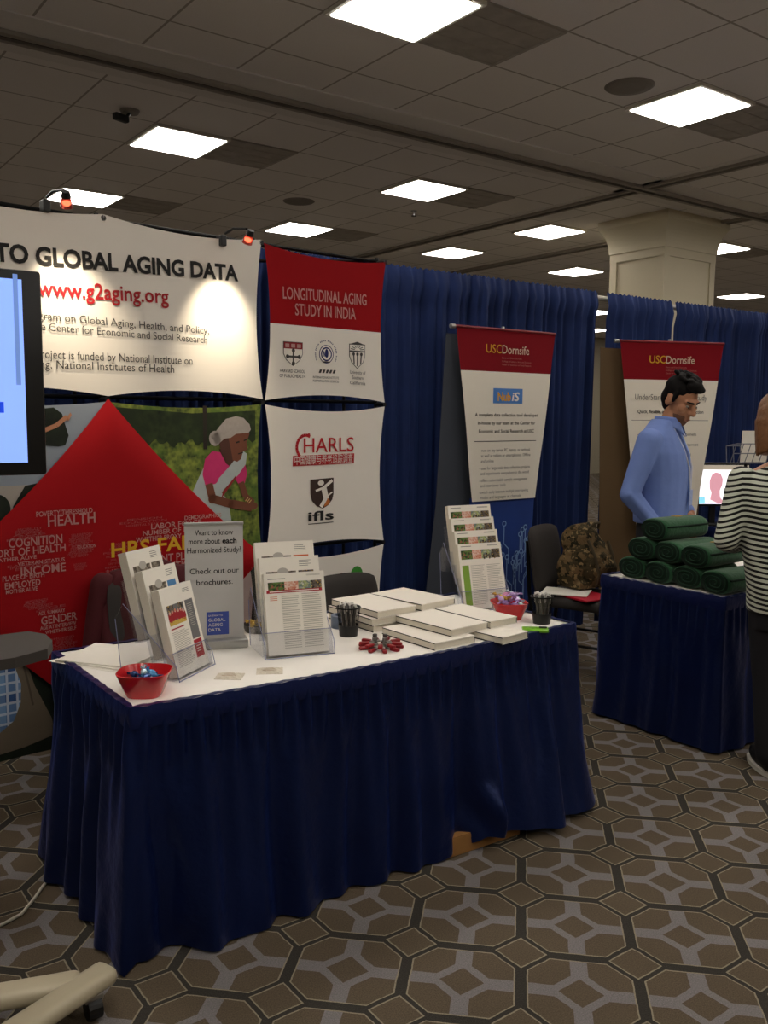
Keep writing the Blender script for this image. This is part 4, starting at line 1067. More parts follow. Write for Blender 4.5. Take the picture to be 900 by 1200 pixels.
pen_cup(1.845, 2.735, 'black wire mesh pen cup left of the books', 'grey pen with silver tip standing in the pen cup left of the books', 'pens in the left cup', 0)
pen_cup(2.595, 2.465, 'black wire mesh pen cup at the right end of the table', 'grey pen with silver tip standing in the pen cup at the right end', 'pens in the right cup', 1)

# red folding keychain drives in a ring
M_DRED = mat('drive_red', '#86141b', .35); M_DSIL = mat('drive_steel', '#9b9893', .3, metal=.9)
for k in range(18):
    ring = k % 2; a = 2 * PI * k / 18 + .1; rad = .058 - .004 * ring; z = .0065 + .014 * ring
    if ring: a += .12
    o = thing('flash_drive', (1.835 + rad * math.cos(a), 2.515 + rad * math.sin(a), Z0 + z), a, 'dark red folding keychain stick in the ring before the white books', 'keychain', 'red keychain sticks in a ring')
    MB().rbox((.005, 0, 0), (.038, .017, .012), .005).build('red_body', M_DRED, o, autosmooth=40)
    b = MB(); b.box((-.020, 0, .0), (.026, .013, .005)); b.build('steel_cover', M_DSIL, o)
# two stand-up steel caps in the middle
for dx, dy, l in ((-.012, .018, 'left'), (.016, -.006, 'right')):
    o = thing('clip', (1.845 + dx, 2.530 + dy, Z0), R(20), 'small grey steel clip standing in the middle of the ring of red sticks, ' + l + ' one', 'clip')
    MB().rbox((0, 0, .018), (.022, .012, .034), .003).build('steel_body', M_DSIL, o); MB().rbox((0, 0, .040), (.014, .014, .012), .003).build('dark_cap', mat('clip_dark', '#3e3b38', .4), o)

# books
M_COVW = mat('white_book_cover', '#ece6d9', .6); M_BLKEDGE = mat('black_cover_edge', '#1d1b1a', .6)
def book(x, y, z, rz, label, w=.195, l=.30, th=.0262, tx=0, ty=0):
    """x,y: near left corner (front end of the long left edge)"""
    r = thing('book', (x, y, z), rz, label, 'book', 'white books spread on the front table'); r.rotation_euler = (tx, ty, rz)
    B = .0032
    MB().box((w / 2, l / 2, th / 2), (w - .004, l - .003, th - 2 * B)).build('page_block', M_PAPER2, r)
    c = MB()
    for zz in (B / 2, th - B / 2): c.box((w / 2, l / 2, zz), (w, l, B), 0)
    c.box((w - .0012, l / 2, th / 2), (.0024, l, th - 2 * B), 0)
    c.box((w / 2, l / 2, th + .0002), (w - .0012, l - .0012, .0005), 1); c.box((w / 2, .0002, th - B / 2), (w - .002, .001, B), 1); c.box((w / 2, .0002, B / 2), (w - .002, .001, B), 1)
    c.box((w + .0004, l / 2, th / 2), (.0006, l, th), 1)
    c.build('cover', [M_BLKEDGE, M_COVW], r)
BL = [
 (1.970, 2.378, 0, 2, 'white book lying lowest at the front, nearest the ring of red sticks'),
 (2.222, 2.300, 0, 7, 'white book at the right end of the spread, its corner near the lime tin'),
 (2.075, 2.412, 1, 5, 'white book laid over the front book, second from the table edge'),
 (2.278, 2.425, 1, 4, 'white book slanting over the right end of the spread, before the bowl'),
 (1.945, 2.715, 0, 2, 'white book at the bottom of the left pile by the pen cup'),
 (1.935, 2.710, 1, 1, 'white book second from the bottom of the left pile by the pen cup'),
 (1.958, 2.705, 2, 3, 'white book on top of the left pile behind the pen cup'),
 (2.165, 2.732, 0, 1, 'white book at the bottom of the back pile before the right rack'),
 (2.150, 2.735, 1, 4, 'white book on the back pile right before the right rack'),
 (2.178, 2.715, 2, 7, 'white book highest on the back pile, angled before the right rack'),
]
for x, y, z, a, l in BL: book(x, y, Z0 + .0006 + z * .0270, R(a), l, w=.15 if x > 2.2 else .195)

gt = thing('tin_box', (2.478, 2.385, Z0), R(-42), 'flat lime green tin with a dark clip in front of the right pen cup', 'tin')
MB().rbox((0, 0, .005), (.100, .062, .010), .003).build('tin_body', mat('lime_green_enamel', '#76b82a', .3), gt, autosmooth=40)
MB().rbox((.030, .010, .0125), (.030, .012, .006), .002).build('dark_clip', M_BLACK, gt)
# ------------------------------------------------------------------ clip lamps over the heading banner
M_GLOW = mat('glowing_bulb', '#ffd2a6', .3, emit=9)
M_REDGL = mat('red_lamp_shell', '#a01c12', .3, trans=.6)
def clip_lamp(s, off, z, aim_s, aim_z, label):
    r = thing('clip_lamp', W(s, z, off), DYAW, label, 'lamp', 'clip lamps over the heading banner')
    p = Vector((0, 0, 0)); q = Vector((aim_s - s, off, aim_z - z)).normalized()
    MB().tube([(.01, off - .06, .045), (0.005, off * .5, .055), (0, 0.015, .035)], .006, n=8).build('arm', M_BLACKM, r)
    b = MB(); b.tube([-q * .03, -q * .008], [.015, .019], n=14); b.build('socket', M_BLACK, r)
    b = MB(); b.tube([-q * .008, q * .014, q * .030], [.016, .021, .023], n=18, cap=False); b.build('red_shade', M_REDGL, r, smooth=True)
    MB().ell(q * .014, (.011, .011, .011)).build('bulb', M_GLOW, r, smooth=True)
    MB().rbox((.02, off - .01, .02), (.03, .05, .05), .006).build('clamp', M_BLACK, r)
    ld = bpy.data.lights.new('clip_lamp_beam', 'SPOT'); ld.energy = SPOT_WATTS; ld.color = (1, .84, .62); ld.spot_size = R(66); ld.spot_blend = 1.0; ld.shadow_soft_size = .02
    lo = bpy.data.objects.new('clip_lamp_beam', ld); COL.objects.link(lo); lo.parent = r
    lo.location = q * .05; lo.rotation_euler = q.to_track_quat('-Z', 'Y').to_euler()
clip_lamp(-.262, .27, 2.36, -.14, 1.93, 'small red glowing clip lamp above the left part of the heading banner')
clip_lamp(.545, .27, 2.33, .55, 1.93, 'small red glowing clip lamp above the right end of the heading banner')

# ------------------------------------------------------------------ tapered banner stands
M_GREYB = mat('grey_banner_backing', '#3d424b', .8, noise=.06, nscale=5); M_TAN = mat('tan_banner_backing', '#5a4529', .7, noise=.08, nscale=4)
M_BW = mat('banner_white', '#e4ddcd', .75); M_BR = mat('banner_cardinal', '#7d0c18', .8, spec=.15); M_BB = mat('banner_circuit_blue', '#1b3a80', .6, noise=.25, nscale=4); M_CIRC = mat('circuit_light_blue', '#7f9fce', .6)
def banner_stand(x, y, rz, w, top, zb, wb, label, back, back_poly, body):
    r = thing('banner_stand', (x, y, 0), rz, label, 'banner stand', 'tapered banner stands')
    h = top - zb
    k = lambda z: (w / 2) + (wb / 2 - w / 2) * (top - z) / h      # half width at height
    zr = top - .262
    b = MB(); n = 12
    def fr(z0, z1, mi):
        b.grid(5, n, lambda u, v: ((u - .5) * 2 * k(z0 + (z1 - z0) * v), -.0 + .004 * math.sin((z0 + (z1 - z0) * v) * 7), z0 + (z1 - z0) * v), mi)
    fr(zr, top, 1); fr(zb, zr, 0); b.build('fabric_front', [M_BW, M_BR], r, smooth=True)
    MB().tube([(-w / 2 - .015, .008, top + .004), (w / 2 + .005, .008, top + .004)], .010, n=10).build('top_bar', mat('banner_red_bar', '#6d1019', .5), r)
    MB().tube([(-w / 2 - .045, .008, top + .002), (-w / 2 - .012, .008, top + .002)], .014, n=10).build('end_cap', M_SILVER, r)
    MB().tube([(.0, .05, .02), (.0, .05, top + .03)], .010, n=8).build('support_pole', M_SILVER, r)
    b = MB(); b.rbox((0, .06, .025), (w * .95, .20, .05), .012); b.build('base', M_SILVER, r, autosmooth=40)
    bb = MB(); lo = [(x_, .075 + .03 * 0, z_) for x_, z_ in back_poly]; hi = [(x_, .079, z_) for x_, z_ in back_poly]; m_ = len(lo)
    bb.add(lo + hi, [tuple(range(m_)), tuple(range(m_, 2 * m_))[::-1]] + [(i, m_ + i, m_ + (i + 1) % m_, (i + 1) % m_) for i in range(m_)])
    bb.build('backing_panel', back, r)
    # wordmark
    t = MB(); yy = -.006
    cx = -.02 * w
    t.text('USC', (cx - .205 * w, yy, top - .145), XD, ZD, cap=.052, width=.155 * w, bold=.004, mi=0)
    t.text('Dornsife', (cx - .045 * w, yy, top - .145), XD, ZD, cap=.052, width=.275 * w, bold=.004, mi=1)
    for q, (s, w_) in enumerate((('Dana and David Dornsife', .20), ('College of Letters, Arts and Sciences', .30), ('Center for Economic and Social Research', .30))):
        t.text(s, (cx - .045 * w, yy, top - .178 - .021 * q), XD, ZD, cap=.010, width=w_ * w, mi=2)
    t.build('wordmark', [M_GOLD, mat('wordmark_cream', '#d8b9a4', .7), mat('wordmark_dim', '#a86a62', .7)], r)
    body(r, top, w)
    return r
def body1(r, top, w):
    t = MB(); yy = -.006; z = top
    t.quad([(a, yy + .0012, b_) for a, b_ in ((-.125, z - .462), (.135, z - .462), (.135, z - .366), (-.125, z - .366))]); t.build('logo_plate', mat('logo_plate_blue', '#4a7fc4', .6), r); lpl = [o for o in r.children if o.name.startswith('logo_plate')][0]
    t = MB(); t.text('Nub', (-.088, yy, z - .444), XD, ZD, cap=.052, width=.115, bold=.03, mi=0); t.text('iS', (.036, yy, z - .444), (1, 0, 0), (.18, 0, 1), cap=.054, width=.062, bold=.02, mi=1)
    t.build('logo_text', [M_GOLD, M_INKW], lpl)
    t = MB()
    for k, (s, w_) in enumerate((('A complete data collection tool developed', .56), ('in-house by our team at the Center for', .51), ('Economic and Social Research at USC', .49))): t.text(s, (0, yy, z - .545 - .052 * k), XD, ZD, cap=.020, width=w_, align='C', bold=.012)
    t.quad([(a, yy + .001, b_) for a, b_ in ((-.28, z - .706), (.27, z - .706), (.27, z - .702), (-.28, z - .702))])
    t.build('intro_text', M_INK, r)
    for k, (s, zz, w_) in enumerate((('- runs on any server PC, laptop, or netbook', .770, .45), ('as well as tablets or smartphones. Offline', .804, .44), ('and online', .838, .11), ('- used for large scale data collection projects', .884, .45), ('and experiments everywhere in the world', .918, .43), ('- offers customizable sample management', .962, .43), ('and interviewer tools', .996, .22), ('- switch easily between multiple interviewing', 1.038, .44), ('modes and languages or channels', 1.072, .36))):
        if s[0] == '-': t = MB()
        t.text(s, (-.235 + (.012 if s[0] != '-' else 0), yy, z - zz), XD, ZD, cap=.019, width=w_)
        if s.split()[-1] in ('online', 'world', 'tools', 'channels'): t.build('list_item_text', mat('list_ink', '#5d5954', .8), r)
    b = MB(); b.grid(4, 10, lambda u, v: ((u - .5) * (.48 + .10 * v), .018, .06 + .98 * v)); cpn = b.build('circuit_panel', M_BB, r)
    c = MB(); rnd = random.Random(5)
    for k in range(26):
        x0 = rnd.uniform(-.20, .22); z0 = rnd.uniform(.42, .78); z1 = z0 + rnd.uniform(.06, .18); x1 = x0 + rnd.choice((-1, 1)) * rnd.uniform(.02, .05)
        if abs(x1) > .24: x1 = x0
        pts = [(x0, z0 - .1), (x0, z0), (x1, z0 + .04), (x1, min(z1, .97))]
        for q in stroke(pts, .007): c.quad([(a, .0165, b_) for a, b_ in q])
        for q in stroke(circ(x1, min(z1, .97) + .016, .016, n=12) + [(x1 + .016, min(z1, .97) + .016)], .007): c.quad([(a, .0160, b_) for a, b_ in q])
    c.build('circuit_lines', M_CIRC, cpn)
def body2(r, top, w):
    t = MB(); yy = -.006
    t.text('UnderStanding America Study', (0, yy, top - .405), XD, ZD, cap=.040, width=.70 * w, align='C', bold=-.002, mi=1)
    t.text('Quick, flexible, and reliable data collection', (0, yy, top - .500), XD, ZD, cap=.024, width=.64 * w, align='C', bold=.012)
    t.quad([(a, yy + .001, b_) for a, b_ in ((-.31, top - .552), (.31, top - .552), (.31, top - .548), (-.31, top - .548))], 1)
    for k, (s, w_) in enumerate((('- nationally representative panels', .5), ('of adults, surveyed on the internet', .52), ('- tablets provided where needed', .46), ('- fast access to results', .34), ('- links to administrative data', .42), ('- open to all researchers', .36))): t.text(s, (-.26, yy, top - .66 - .075 * k), XD, ZD, cap=.022, width=w_ * .95, mi=1)
    t.build('body_text', [M_INK, M_INKG], r)
B1 = banner_stand(4.085, 4.235, 0, .87, 2.105, 1.018, .565, 'tapered banner with red top and blue logo plate before the drapes, grey backing', M_GREYB, [(-.64, .06), (.26, .06), (.32, .60), (.375, 1.49), (.40, 2.07), (-.455, 2.07), (-.52, 1.0)], body1)
B2 = banner_stand(5.50, 4.02, R(-22), .83, 2.09, .75, .47, 'tapered banner with red top and tan backing behind the man in blue', M_TAN, [(-.47, .05), (.30, .05), (.34, 2.03), (-.53, 2.05)], body2)

# ------------------------------------------------------------------ chairs
def stack_chair(x, y, rz, label):
    """charcoal padded banquet chair; front is local -y"""
    r = thing('banquet_chair', (x, y, 0), rz, label, 'chair', 'charcoal padded chairs behind the tables')
    b = MB(); b.rbox((0, 0, .445), (.44, .44, .07), .028, seg=4); b.build('seat', M_CHAIR, r, autosmooth=60)
    tilt = R(9)
    def back(sgn):
        def fn(u, v):
            X = (u - .5) * .43; zz = v * .40; edge = max(0, v - .72) / .28; X *= (1 - .06 * edge ** 2.5)
            yb = .035 * (2 * u - 1) ** 2 * -1 + .02 + math.tan(tilt) * zz; th = .022 * (1 - abs(2 * u - 1) ** 6) * (1 - abs(2 * v - 1) ** 8) + .003
            ztop = .028 * (abs(2 * u - 1) ** 5) * edge
            return (X, .215 + yb + sgn * th, .48 + zz - ztop)
        return fn
    b = MB(); b.grid(21, 17, back(-1)); nf = len(b.f); b.grid(21, 17, back(1)); b.f[nf:] = [f[::-1] for f in b.f[nf:]]
    n = 21 * 17; ring = [i for i in range(21)] + [20 + 21 * j for j in range(1, 17)] + [16 * 21 + i for i in range(19, -1, -1)] + [21 * j for j in range(15, 0, -1)]
    for a, c_ in zip(ring, ring[1:] + ring[:1]): b.f.append([c_, a, n + a, n + c_]); b.m.append(0)
    b.build('backrest', M_CHAIR, r, autosmooth=50)
    for s in (-1, 1):
        MB().tube([(s * .195, -.19, .415), (s * .205, -.215, .38), (s * .21, -.235, .0)], .0125, n=10).build('leg', M_BLACKM, r)
        MB().tube([(s * .180, .28, .80), (s * .195, .255, .50), (s * .205, .235, .40), (s * .21, .30, 0)], .0125, n=10).build('leg', M_BLACKM, r)
        MB().tube([(s * .207, -.225, .20), (s * .207, .265, .20)], .009, n=8).build('side_rail', M_BLACKM, r)
    for z, y_ in ((.20, -.225), (.30, -.228), (.20, .265)): MB().tube([(-.207, y_, z), (.207, y_, z)], .009, n=8).build('stretcher', M_BLACKM, r)
    return r
ch1 = stack_chair(2.43, 3.37, R(4), 'charcoal padded chair behind the middle of the front table')
ch1.scale = (1, 1, .885)
CH2 = (4.205, 3.673, R(19))
stack_chair(*CH2, 'charcoal padded chair with a camouflage backpack on its seat')
stack_chair(1.46, 3.36, R(4), 'charcoal chair behind the left end of the front table, under a maroon jacket')
# maroon jacket hung over the chair back
jk = thing('jacket', (1.46, 3.36, 0), R(4), 'dark maroon jacket draped over the chair back in front of the red diamond', 'jacket')
M_MAR = mat('maroon_cloth', '#470f16', .85, noise=.2, nscale=7, bump=.3)
b = MB()
def jf(u, v):
    a = 2 * PI * u; X = .255 * math.copysign(abs(math.cos(a)) ** .6, math.cos(a)); yb = math.sin(a)
    z = .36 + .54 * v; w_ = 1 - .35 * max(0, v - .75) / .25
    fold = .012 * math.sin(u * 2 * PI * 9 + v * 3) * (1 - v * .6) + .02 * mnoise.noise(Vector((u * 6, v * 4, 2)))
    return (X * w_ * (1.06 - .06 * v) + fold, .238 + .080 * v + (.095 - .030 * v) * yb + fold, z + .02 * math.cos(a * 2) * (1 - v))
b.grid(64, 24, jf, wrap=True); i0 = len(b.v) - 64; b.f.append([i0 + k for k in range(64)]); b.m.append(0)
b.build('jacket_body', M_MAR, jk, smooth=True)
b = MB(); b.ell((0, .315, .895), (.13, .055, .045)); remeshed(b, 'hood', M_MAR, jk, .012, 3)
for s in (-1, 1):
    b = MB(); b.cap((s * .20, .32, .85), (s * .255, .30, .60), .055, .05); b.cap((s * .255, .30, .60), (s * .25, .26, .40), .05, .045); remeshed(b, 'sleeve', M_MAR, jk, .012, 3)

# things on the chair seat
def on_chair(lx, ly, lz):
    v = ROTZ(CH2[2]) @ Vector((lx, ly, lz)); return Vector((CH2[0] + v.x, CH2[1] + v.y, v.z))
o = thing('folder', on_chair(-.10, -.06, .4815), CH2[2] + R(-25), 'red folder lying under the camouflage backpack on the chair seat', 'folder')
MB().rbox((0, 0, .006), (.24, .31, .012), .003).build('cover', mat('red_folder_card', '#a8152a', .5), o)
o = MB().box((0, 0, .003), (.216, .279, .006)).build('paper_sheaf', M_WHITE); o.location = on_chair(-.105, .05, .4950); o.rotation_euler.z = CH2[2] + R(14); tag(o, 'white papers on the chair seat left of the camouflage backpack', 'paper')
bp = thing('backpack', on_chair(.115, .02, .502), CH2[2] + R(-20), 'brown camouflage backpack slumped on the charcoal chair', 'backpack')
bp.scale = (.88, .88, .86)
b = MB(); b.ell((0, .0, .20), (.20, .14, .20)); b.ell((-.03, .03, .34), (.16, .12, .12)); b.ell((.02, -.10, .16), (.15, .09, .13)); b.ell((.13, 0, .15), (.11, .11, .14)); b.ell((-.13, .02, .14), (.10, .10, .13)); b.cap((-.12, .02, .42), (.08, .03, .43), .04, .04)
b.box((0, 0, .03), (.34, .22, .05))
remeshed(b, 'pack_body', M_CAMO, bp, .012, 3)
b = MB(); b.ell((.03, -.155, .14), (.12, .05, .09)); remeshed(b, 'front_pocket', M_CAMO, bp, .010, 3)
MB().tube([(-.05, -.06, .43), (-.02, -.09, .475), (.04, -.08, .475), (.06, -.05, .43)], .010, n=8).build('top_handle', mat('pack_webbing', '#4a3f2b', .9), bp)
for pts in ([(-.11, -.115, .36), (-.10, -.175, .25), (-.08, -.20, .12), (-.07, -.17, .04)], [(.10, -.11, .34), (.11, -.15, .24), (.10, -.18, .12), (.10, -.15, .04)]): MB().tube(pts, .011, n=8).build('strap', MATS['pack_webbing'], bp)

# ------------------------------------------------------------------ green fleece rolls on the right table
M_GREEN = mat('green_fleece', '#1d4d2d', .95, noise=.18, nscale=60, bump=.35, sheen=.2); M_GREEND = mat('green_fleece_shade', '#0b2215', .95); M_GREEND2 = mat('green_fleece_edge_shade', '#12331f', .95); M_TANLOGO = mat('tan_embroidery', '#a98b4f', .8)  # darker greens paint shade into the roll ends and flap edges
def roll(x, y, z, label, L=.34, w=.164, h=.110, rz=0, logo=False):
    r = thing('blanket_roll', (x, y, z), R(rz), label, 'blanket', 'green fleece rolls stacked on the right table')
    hw, hh = w / 2, h / 2
    def sec(t, k): # superellipse section around x axis
        a = 2 * PI * t; c_, s_ = math.cos(a), math.sin(a); g = (abs(c_) ** 2.5 + abs(s_) ** 2.5) ** (-1 / 2.5)
        return hw * k * c_ * g, hh + hh * k * s_ * g
    b = MB(); n = 36
    xs = [(-.0, .90), (.012, .985), (.03, 1), (.12, 1.02), (.20, 1.0), (L - .03, 1), (L - .012, .985), (L, .90)]
    def fn(u, v):
        i = min(len(xs) - 1, int(round(v * (len(xs) - 1)))); X, k = xs[i]; k *= 1 + .018 * mnoise.noise(Vector((u * 5, X * 9, x * 7 + y * 5)))
        a, c_ = sec(u, k); return (X, a, c_)
    b.grid(n, len(xs), fn, wrap=True)
    b.f.append([i for i in range(n)][::-1]); b.m.append(1); b.f.append([(len(xs) - 1) * n + i for i in range(n)]); b.m.append(1)
    rf = b.build('rolled_fleece', [M_GREEN, M_GREEND], r, smooth=True)
    s = MB(); pts = []
    for k in range(70):
        t = k / 69 * 2.7; q = .88 - .78 * k / 69; a, c_ = sec(t % 1, q); pts.append((-.002, a, c_))
    s.tube(pts, .0030, n=5); s.build('spiral_edge', M_GREEND2, rf)
    e = MB(); e.tube([(.0, hw * .93, h * .70), (L, hw * .93, h * .70)], .006, n=6) if False else e.tube([(.01, -hw * .98, h * .66), (L * .5, -hw * 1.0, h * .655), (L - .01, -hw * .98, h * .67)], .005, n=6)
    e.build('flap_edge', M_GREEND, rf)
    if logo:
        m_ = MB(); q = [(.17 + a * 1.0, -.005 + b_) for a, b_ in ((-.03, -.012), (.0, -.020), (.032, -.008), (.022, .006), (.028, .018), (-.004, .012), (-.028, .016), (-.016, .0))]
        m_.prism(q, h + .0015, h + .0050); m_.build('embroidery', M_TANLOGO, rf)
ZR = TT + .001
for k, (y, l) in enumerate([(2.415, 'green fleece roll at the near right of the bottom row, beside the striped woman'), (2.575, 'green fleece roll second from the right in the bottom row'), (2.735, 'green fleece roll third from the right in the bottom row'), (2.905, 'green fleece roll at the far left of the bottom row, by the table corner')]):
    roll(3.69 + .012 * (k % 2), y, ZR, l, rz=(-2, 2, -1, 3)[k])
for k, (y, l) in enumerate([(2.535, 'green fleece roll in the middle row with a tan emblem, nearest the woman'), (2.690, 'green fleece roll in the middle of the second row'), (2.848, 'green fleece roll at the left of the second row, below the man')]):
    roll(3.70, y, ZR + .106, l, rz=(1, -2, 2)[k], logo=(k == 0))
roll(3.70, 2.775, ZR + .212, 'green fleece roll on the very top of the pile with a tan emblem', rz=-3, logo=True, L=.33)

# ------------------------------------------------------------------ monitor, its table and the wire rack at the back
make_table(5.93, 7.2, 3.78, 4.28, TT - .004, 'small table behind the striped woman carrying a lit monitor')
make_cover(5.93, 7.2, 3.78, 4.28, TT, 0, 'dark blue cover on the small table under the monitor')
bpy.data.objects[[o.name for o in bpy.data.objects if o.name.startswith('table_cover')][-1]].data.materials[0] = M_BAND
make_skirt('table_skirt', 'navy skirt of the small table below the monitor', 5.93, 7.2, 3.78, 4.28, TT, 31, 0, lambda x, y: .02, lambda x, y: .012, .5)
mn = thing('monitor', (6.06, 3.985, TT), R(-33), 'lit computer monitor showing a pink head drawing, between the man and the striped woman', 'monitor')
MB().rbox((0, .06, .008), (.22, .18, .016), .006).build('foot', M_BLACK, mn); MB().rbox((0, .07, .14), (.05, .03, .26), .008).build('neck', M_BLACK, mn)
MB().rbox((0, .03, .315), (.52, .035, .335), .008).build('bezel', M_BLACK, mn)
s_ = MB(); s_.box((0, .0115, .315), (.496, .003, .296)); scr1 = s_.build('screen', screen_material('screen_white', '#f4f1f4', 1.4), mn)
t = MB()
t.quad([(a, .0095, z) for a, z in rc(-.248, .428, .248, .463)], 0)
t.quad([(a, .0090, z) for a, z in [(-.045, .20), (-.035, .255), (-.05, .28), (-.055, .34), (-.04, .39), (-.01, .41), (.03, .40), (.05, .36), (.048, .31), (.03, .27), (.035, .22), (.075, .17), (.02, .17)]], 1)
t.quad([(a, .0090, z) for a, z in [(-.245, .17), (-.08, .17), (-.085, .225), (-.15, .215), (-.245, .20)]], 2)
t.quad([(a, .0090, z) for a, z in rc(-.165, .36, -.158, .39)], 3); t.quad([(a, .0090, z) for a, z in rc(-.12, .292, -.05, .297)], 3)
t.build('screen_picture', [screen_material('screen_tan', '#b5aa98', .6), screen_material('screen_pink', '#d79aa6', .9), screen_material('screen_cyan', '#8fdcf2', 1.0), screen_material('screen_lilac', '#d9c6dd', .9)], scr1)
wr = thing('wire_rack', (5.93, 3.64, 0), R(-30), 'black wire literature rack with a white leaflet behind the striped woman', 'rack')
b = MB()
MB().tube([(0, .06, .01), (0, .06, 1.42)], .012, n=8).build('pole', M_BLACKM, wr)
MB().lathe([(0, 0), (.18, 0), (.18, .012), (0, .014)], n=24).build('base', M_BLACKM, wr)
M_WIRE = mat('grey_wire', '#7f8288', .4, metal=.6)
for z in (1.26, .95):
    b = MB()
    for k in range(7):
        x_ = -.16 + k * .32 / 6
        b.tube([(x_, .05, z + .10), (x_, .03, z - .02), (x_, -.02, z - .02), (x_, -.10, z + .12)], .003, n=5)
    for yy, zz in ((-.10, .12), (-.06, .05), (-.02, -.02), (.05, .10)): b.tube([(-.16, yy, z + zz), (.16, yy, z + zz)], .0035, n=5)
    for s in (-1, 1): b.tube([(s * .16, -.10, z + .12), (s * .16, .05, z + .10)], .0035, n=5)
    b.build('wire_basket', M_WIRE, wr)
lf = thing('leaflet', wr.location + Vector((.03, -.01, 1.243)), R(-30), 'white leaflet standing in the wire rack beside the woman\'s hair', 'leaflet')
MB().box((0, 0, .115), (.20, .004, .225), 0, ROTX(R(4))).build('sheet', M_WHITE, lf)

# ------------------------------------------------------------------ television on its wheeled stand
tvx, tvy = .20, 2.33
tv = thing('television', (.146, 2.50, 1.666), R(-2), 'black framed television with a light blue screen at the left edge', 'television')
TVW, TVH = 1.10, .536
b = MB(); b.rbox((0, .03, 0), (TVW, .05, TVH), .008); b.build('bezel', M_BLACK, tv, autosmooth=40)
MB().rbox((0, .07, 0), (.5, .05, .35), .015).build('rear_housing', M_BLACK, tv)
SW = TVW / 2 - .050
scr2 = MB().box((0, .0035, .004), (2 * SW, .003, TVH - .06)).build('screen', screen_material('tv_screen_blue', '#8fb4ff', .75), tv)
t = MB()
t.quad([(a, .0012, z) for a, z in rc(SW - .022, -.03, SW - .010, .255)], 1)
t.quad([(a, .0012, z) for a, z in rc(SW - .24, -.103, SW - .055, -.075)], 0)
for k, z in enumerate((-.13, -.21, .18, .05)): t.quad([(a, .0012, z_) for a, z_ in rc(SW - .30, z, SW - .075, z + .006)], 2)
t.build('screen_page', [screen_material('tv_bar_blue', '#1d46d8', .7), screen_material('tv_scrollbar', '#6f8fd0', .6), screen_material('tv_text', '#4a64a8', .5)], scr2)
st = thing('television_stand', (.145, 2.42, 0), 0, 'wheeled television stand with beige feet and a dark shelf at the left edge', 'stand')
M_BEIGE = mat('beige_enamel', '#b3a98f', .4, spec=.5)
for s in (-1, 1): MB().tube([(s * .12, .10, .10), (s * .12, .10, 1.85)], .022, n=12).build('upright', M_BLACKM, st)
MB().rbox((0, .10, 1.67), (.5, .02, .30), .004).build('mount_plate', M_BLACKM, st)
sf = MB(); o_ = [(-.45, -.14), (.40, -.14), (.49, -.10), (.525, -.02), (.53, .06), (.50, .12), (-.45, .14)]; sf.prism(o_, .935, .962); sf.build('shelf', mat('dark_shelf_laminate', '#3a3632', .55), st)
def foot(x0, y0, x1, y1):
    d = Vector((x1 - x0, y1 - y0, 0)); L = d.length; c_ = Vector(((x0 + x1) / 2, (y0 + y1) / 2, .088))
    return MB().rbox(c_, (L, .078, .048), .020, rot=ROTZ(math.atan2(d.y, d.x)), seg=4)
wl = lambda wx, wy: (wx - .145, wy - 2.42)
a0 = wl(.745, 2.235); a1 = wl(.30, 2.055)
foot(*a0, *a1).build('foot', M_BEIGE, st, autosmooth=60)
b0 = wl(.665, 2.225); b1 = wl(-.1, 2.48); foot(*b0, *b1).build('foot', M_BEIGE, st, autosmooth=60)
def caster(x, y):
    b = MB(); b.tube([(x - .018, y, .030), (x + .018, y, .030)], .030, n=18); cst = b.build('caster', M_BLACK, st); b = MB(); b.rbox((x, y, .060), (.05, .03, .022), .005); b.tube([(x, y, .05), (x, y, .075)], .010); b.build('caster_fork', M_CHROME, cst)
c0 = wl(.685, 2.195); caster(*c0); caster(a1[0] + .04, a1[1] + .02); caster(*wl(-.05, 2.47)); caster(*wl(.15, 2.10))
tag(MB().tube([(.86, 3.02, .006), (.80, 2.98, .005), (.76, 2.93, .005), (.717, 2.869, .005), (.66, 2.80, .005), (.60, 2.775, .005), (.52, 2.76, .005), (.38, 2.70, .005)], .005, n=8).build('power_cable', mat('white_cable', '#cfc8b4', .5)), 'white cable trailing over the carpet out from under the navy skirt', 'cable')

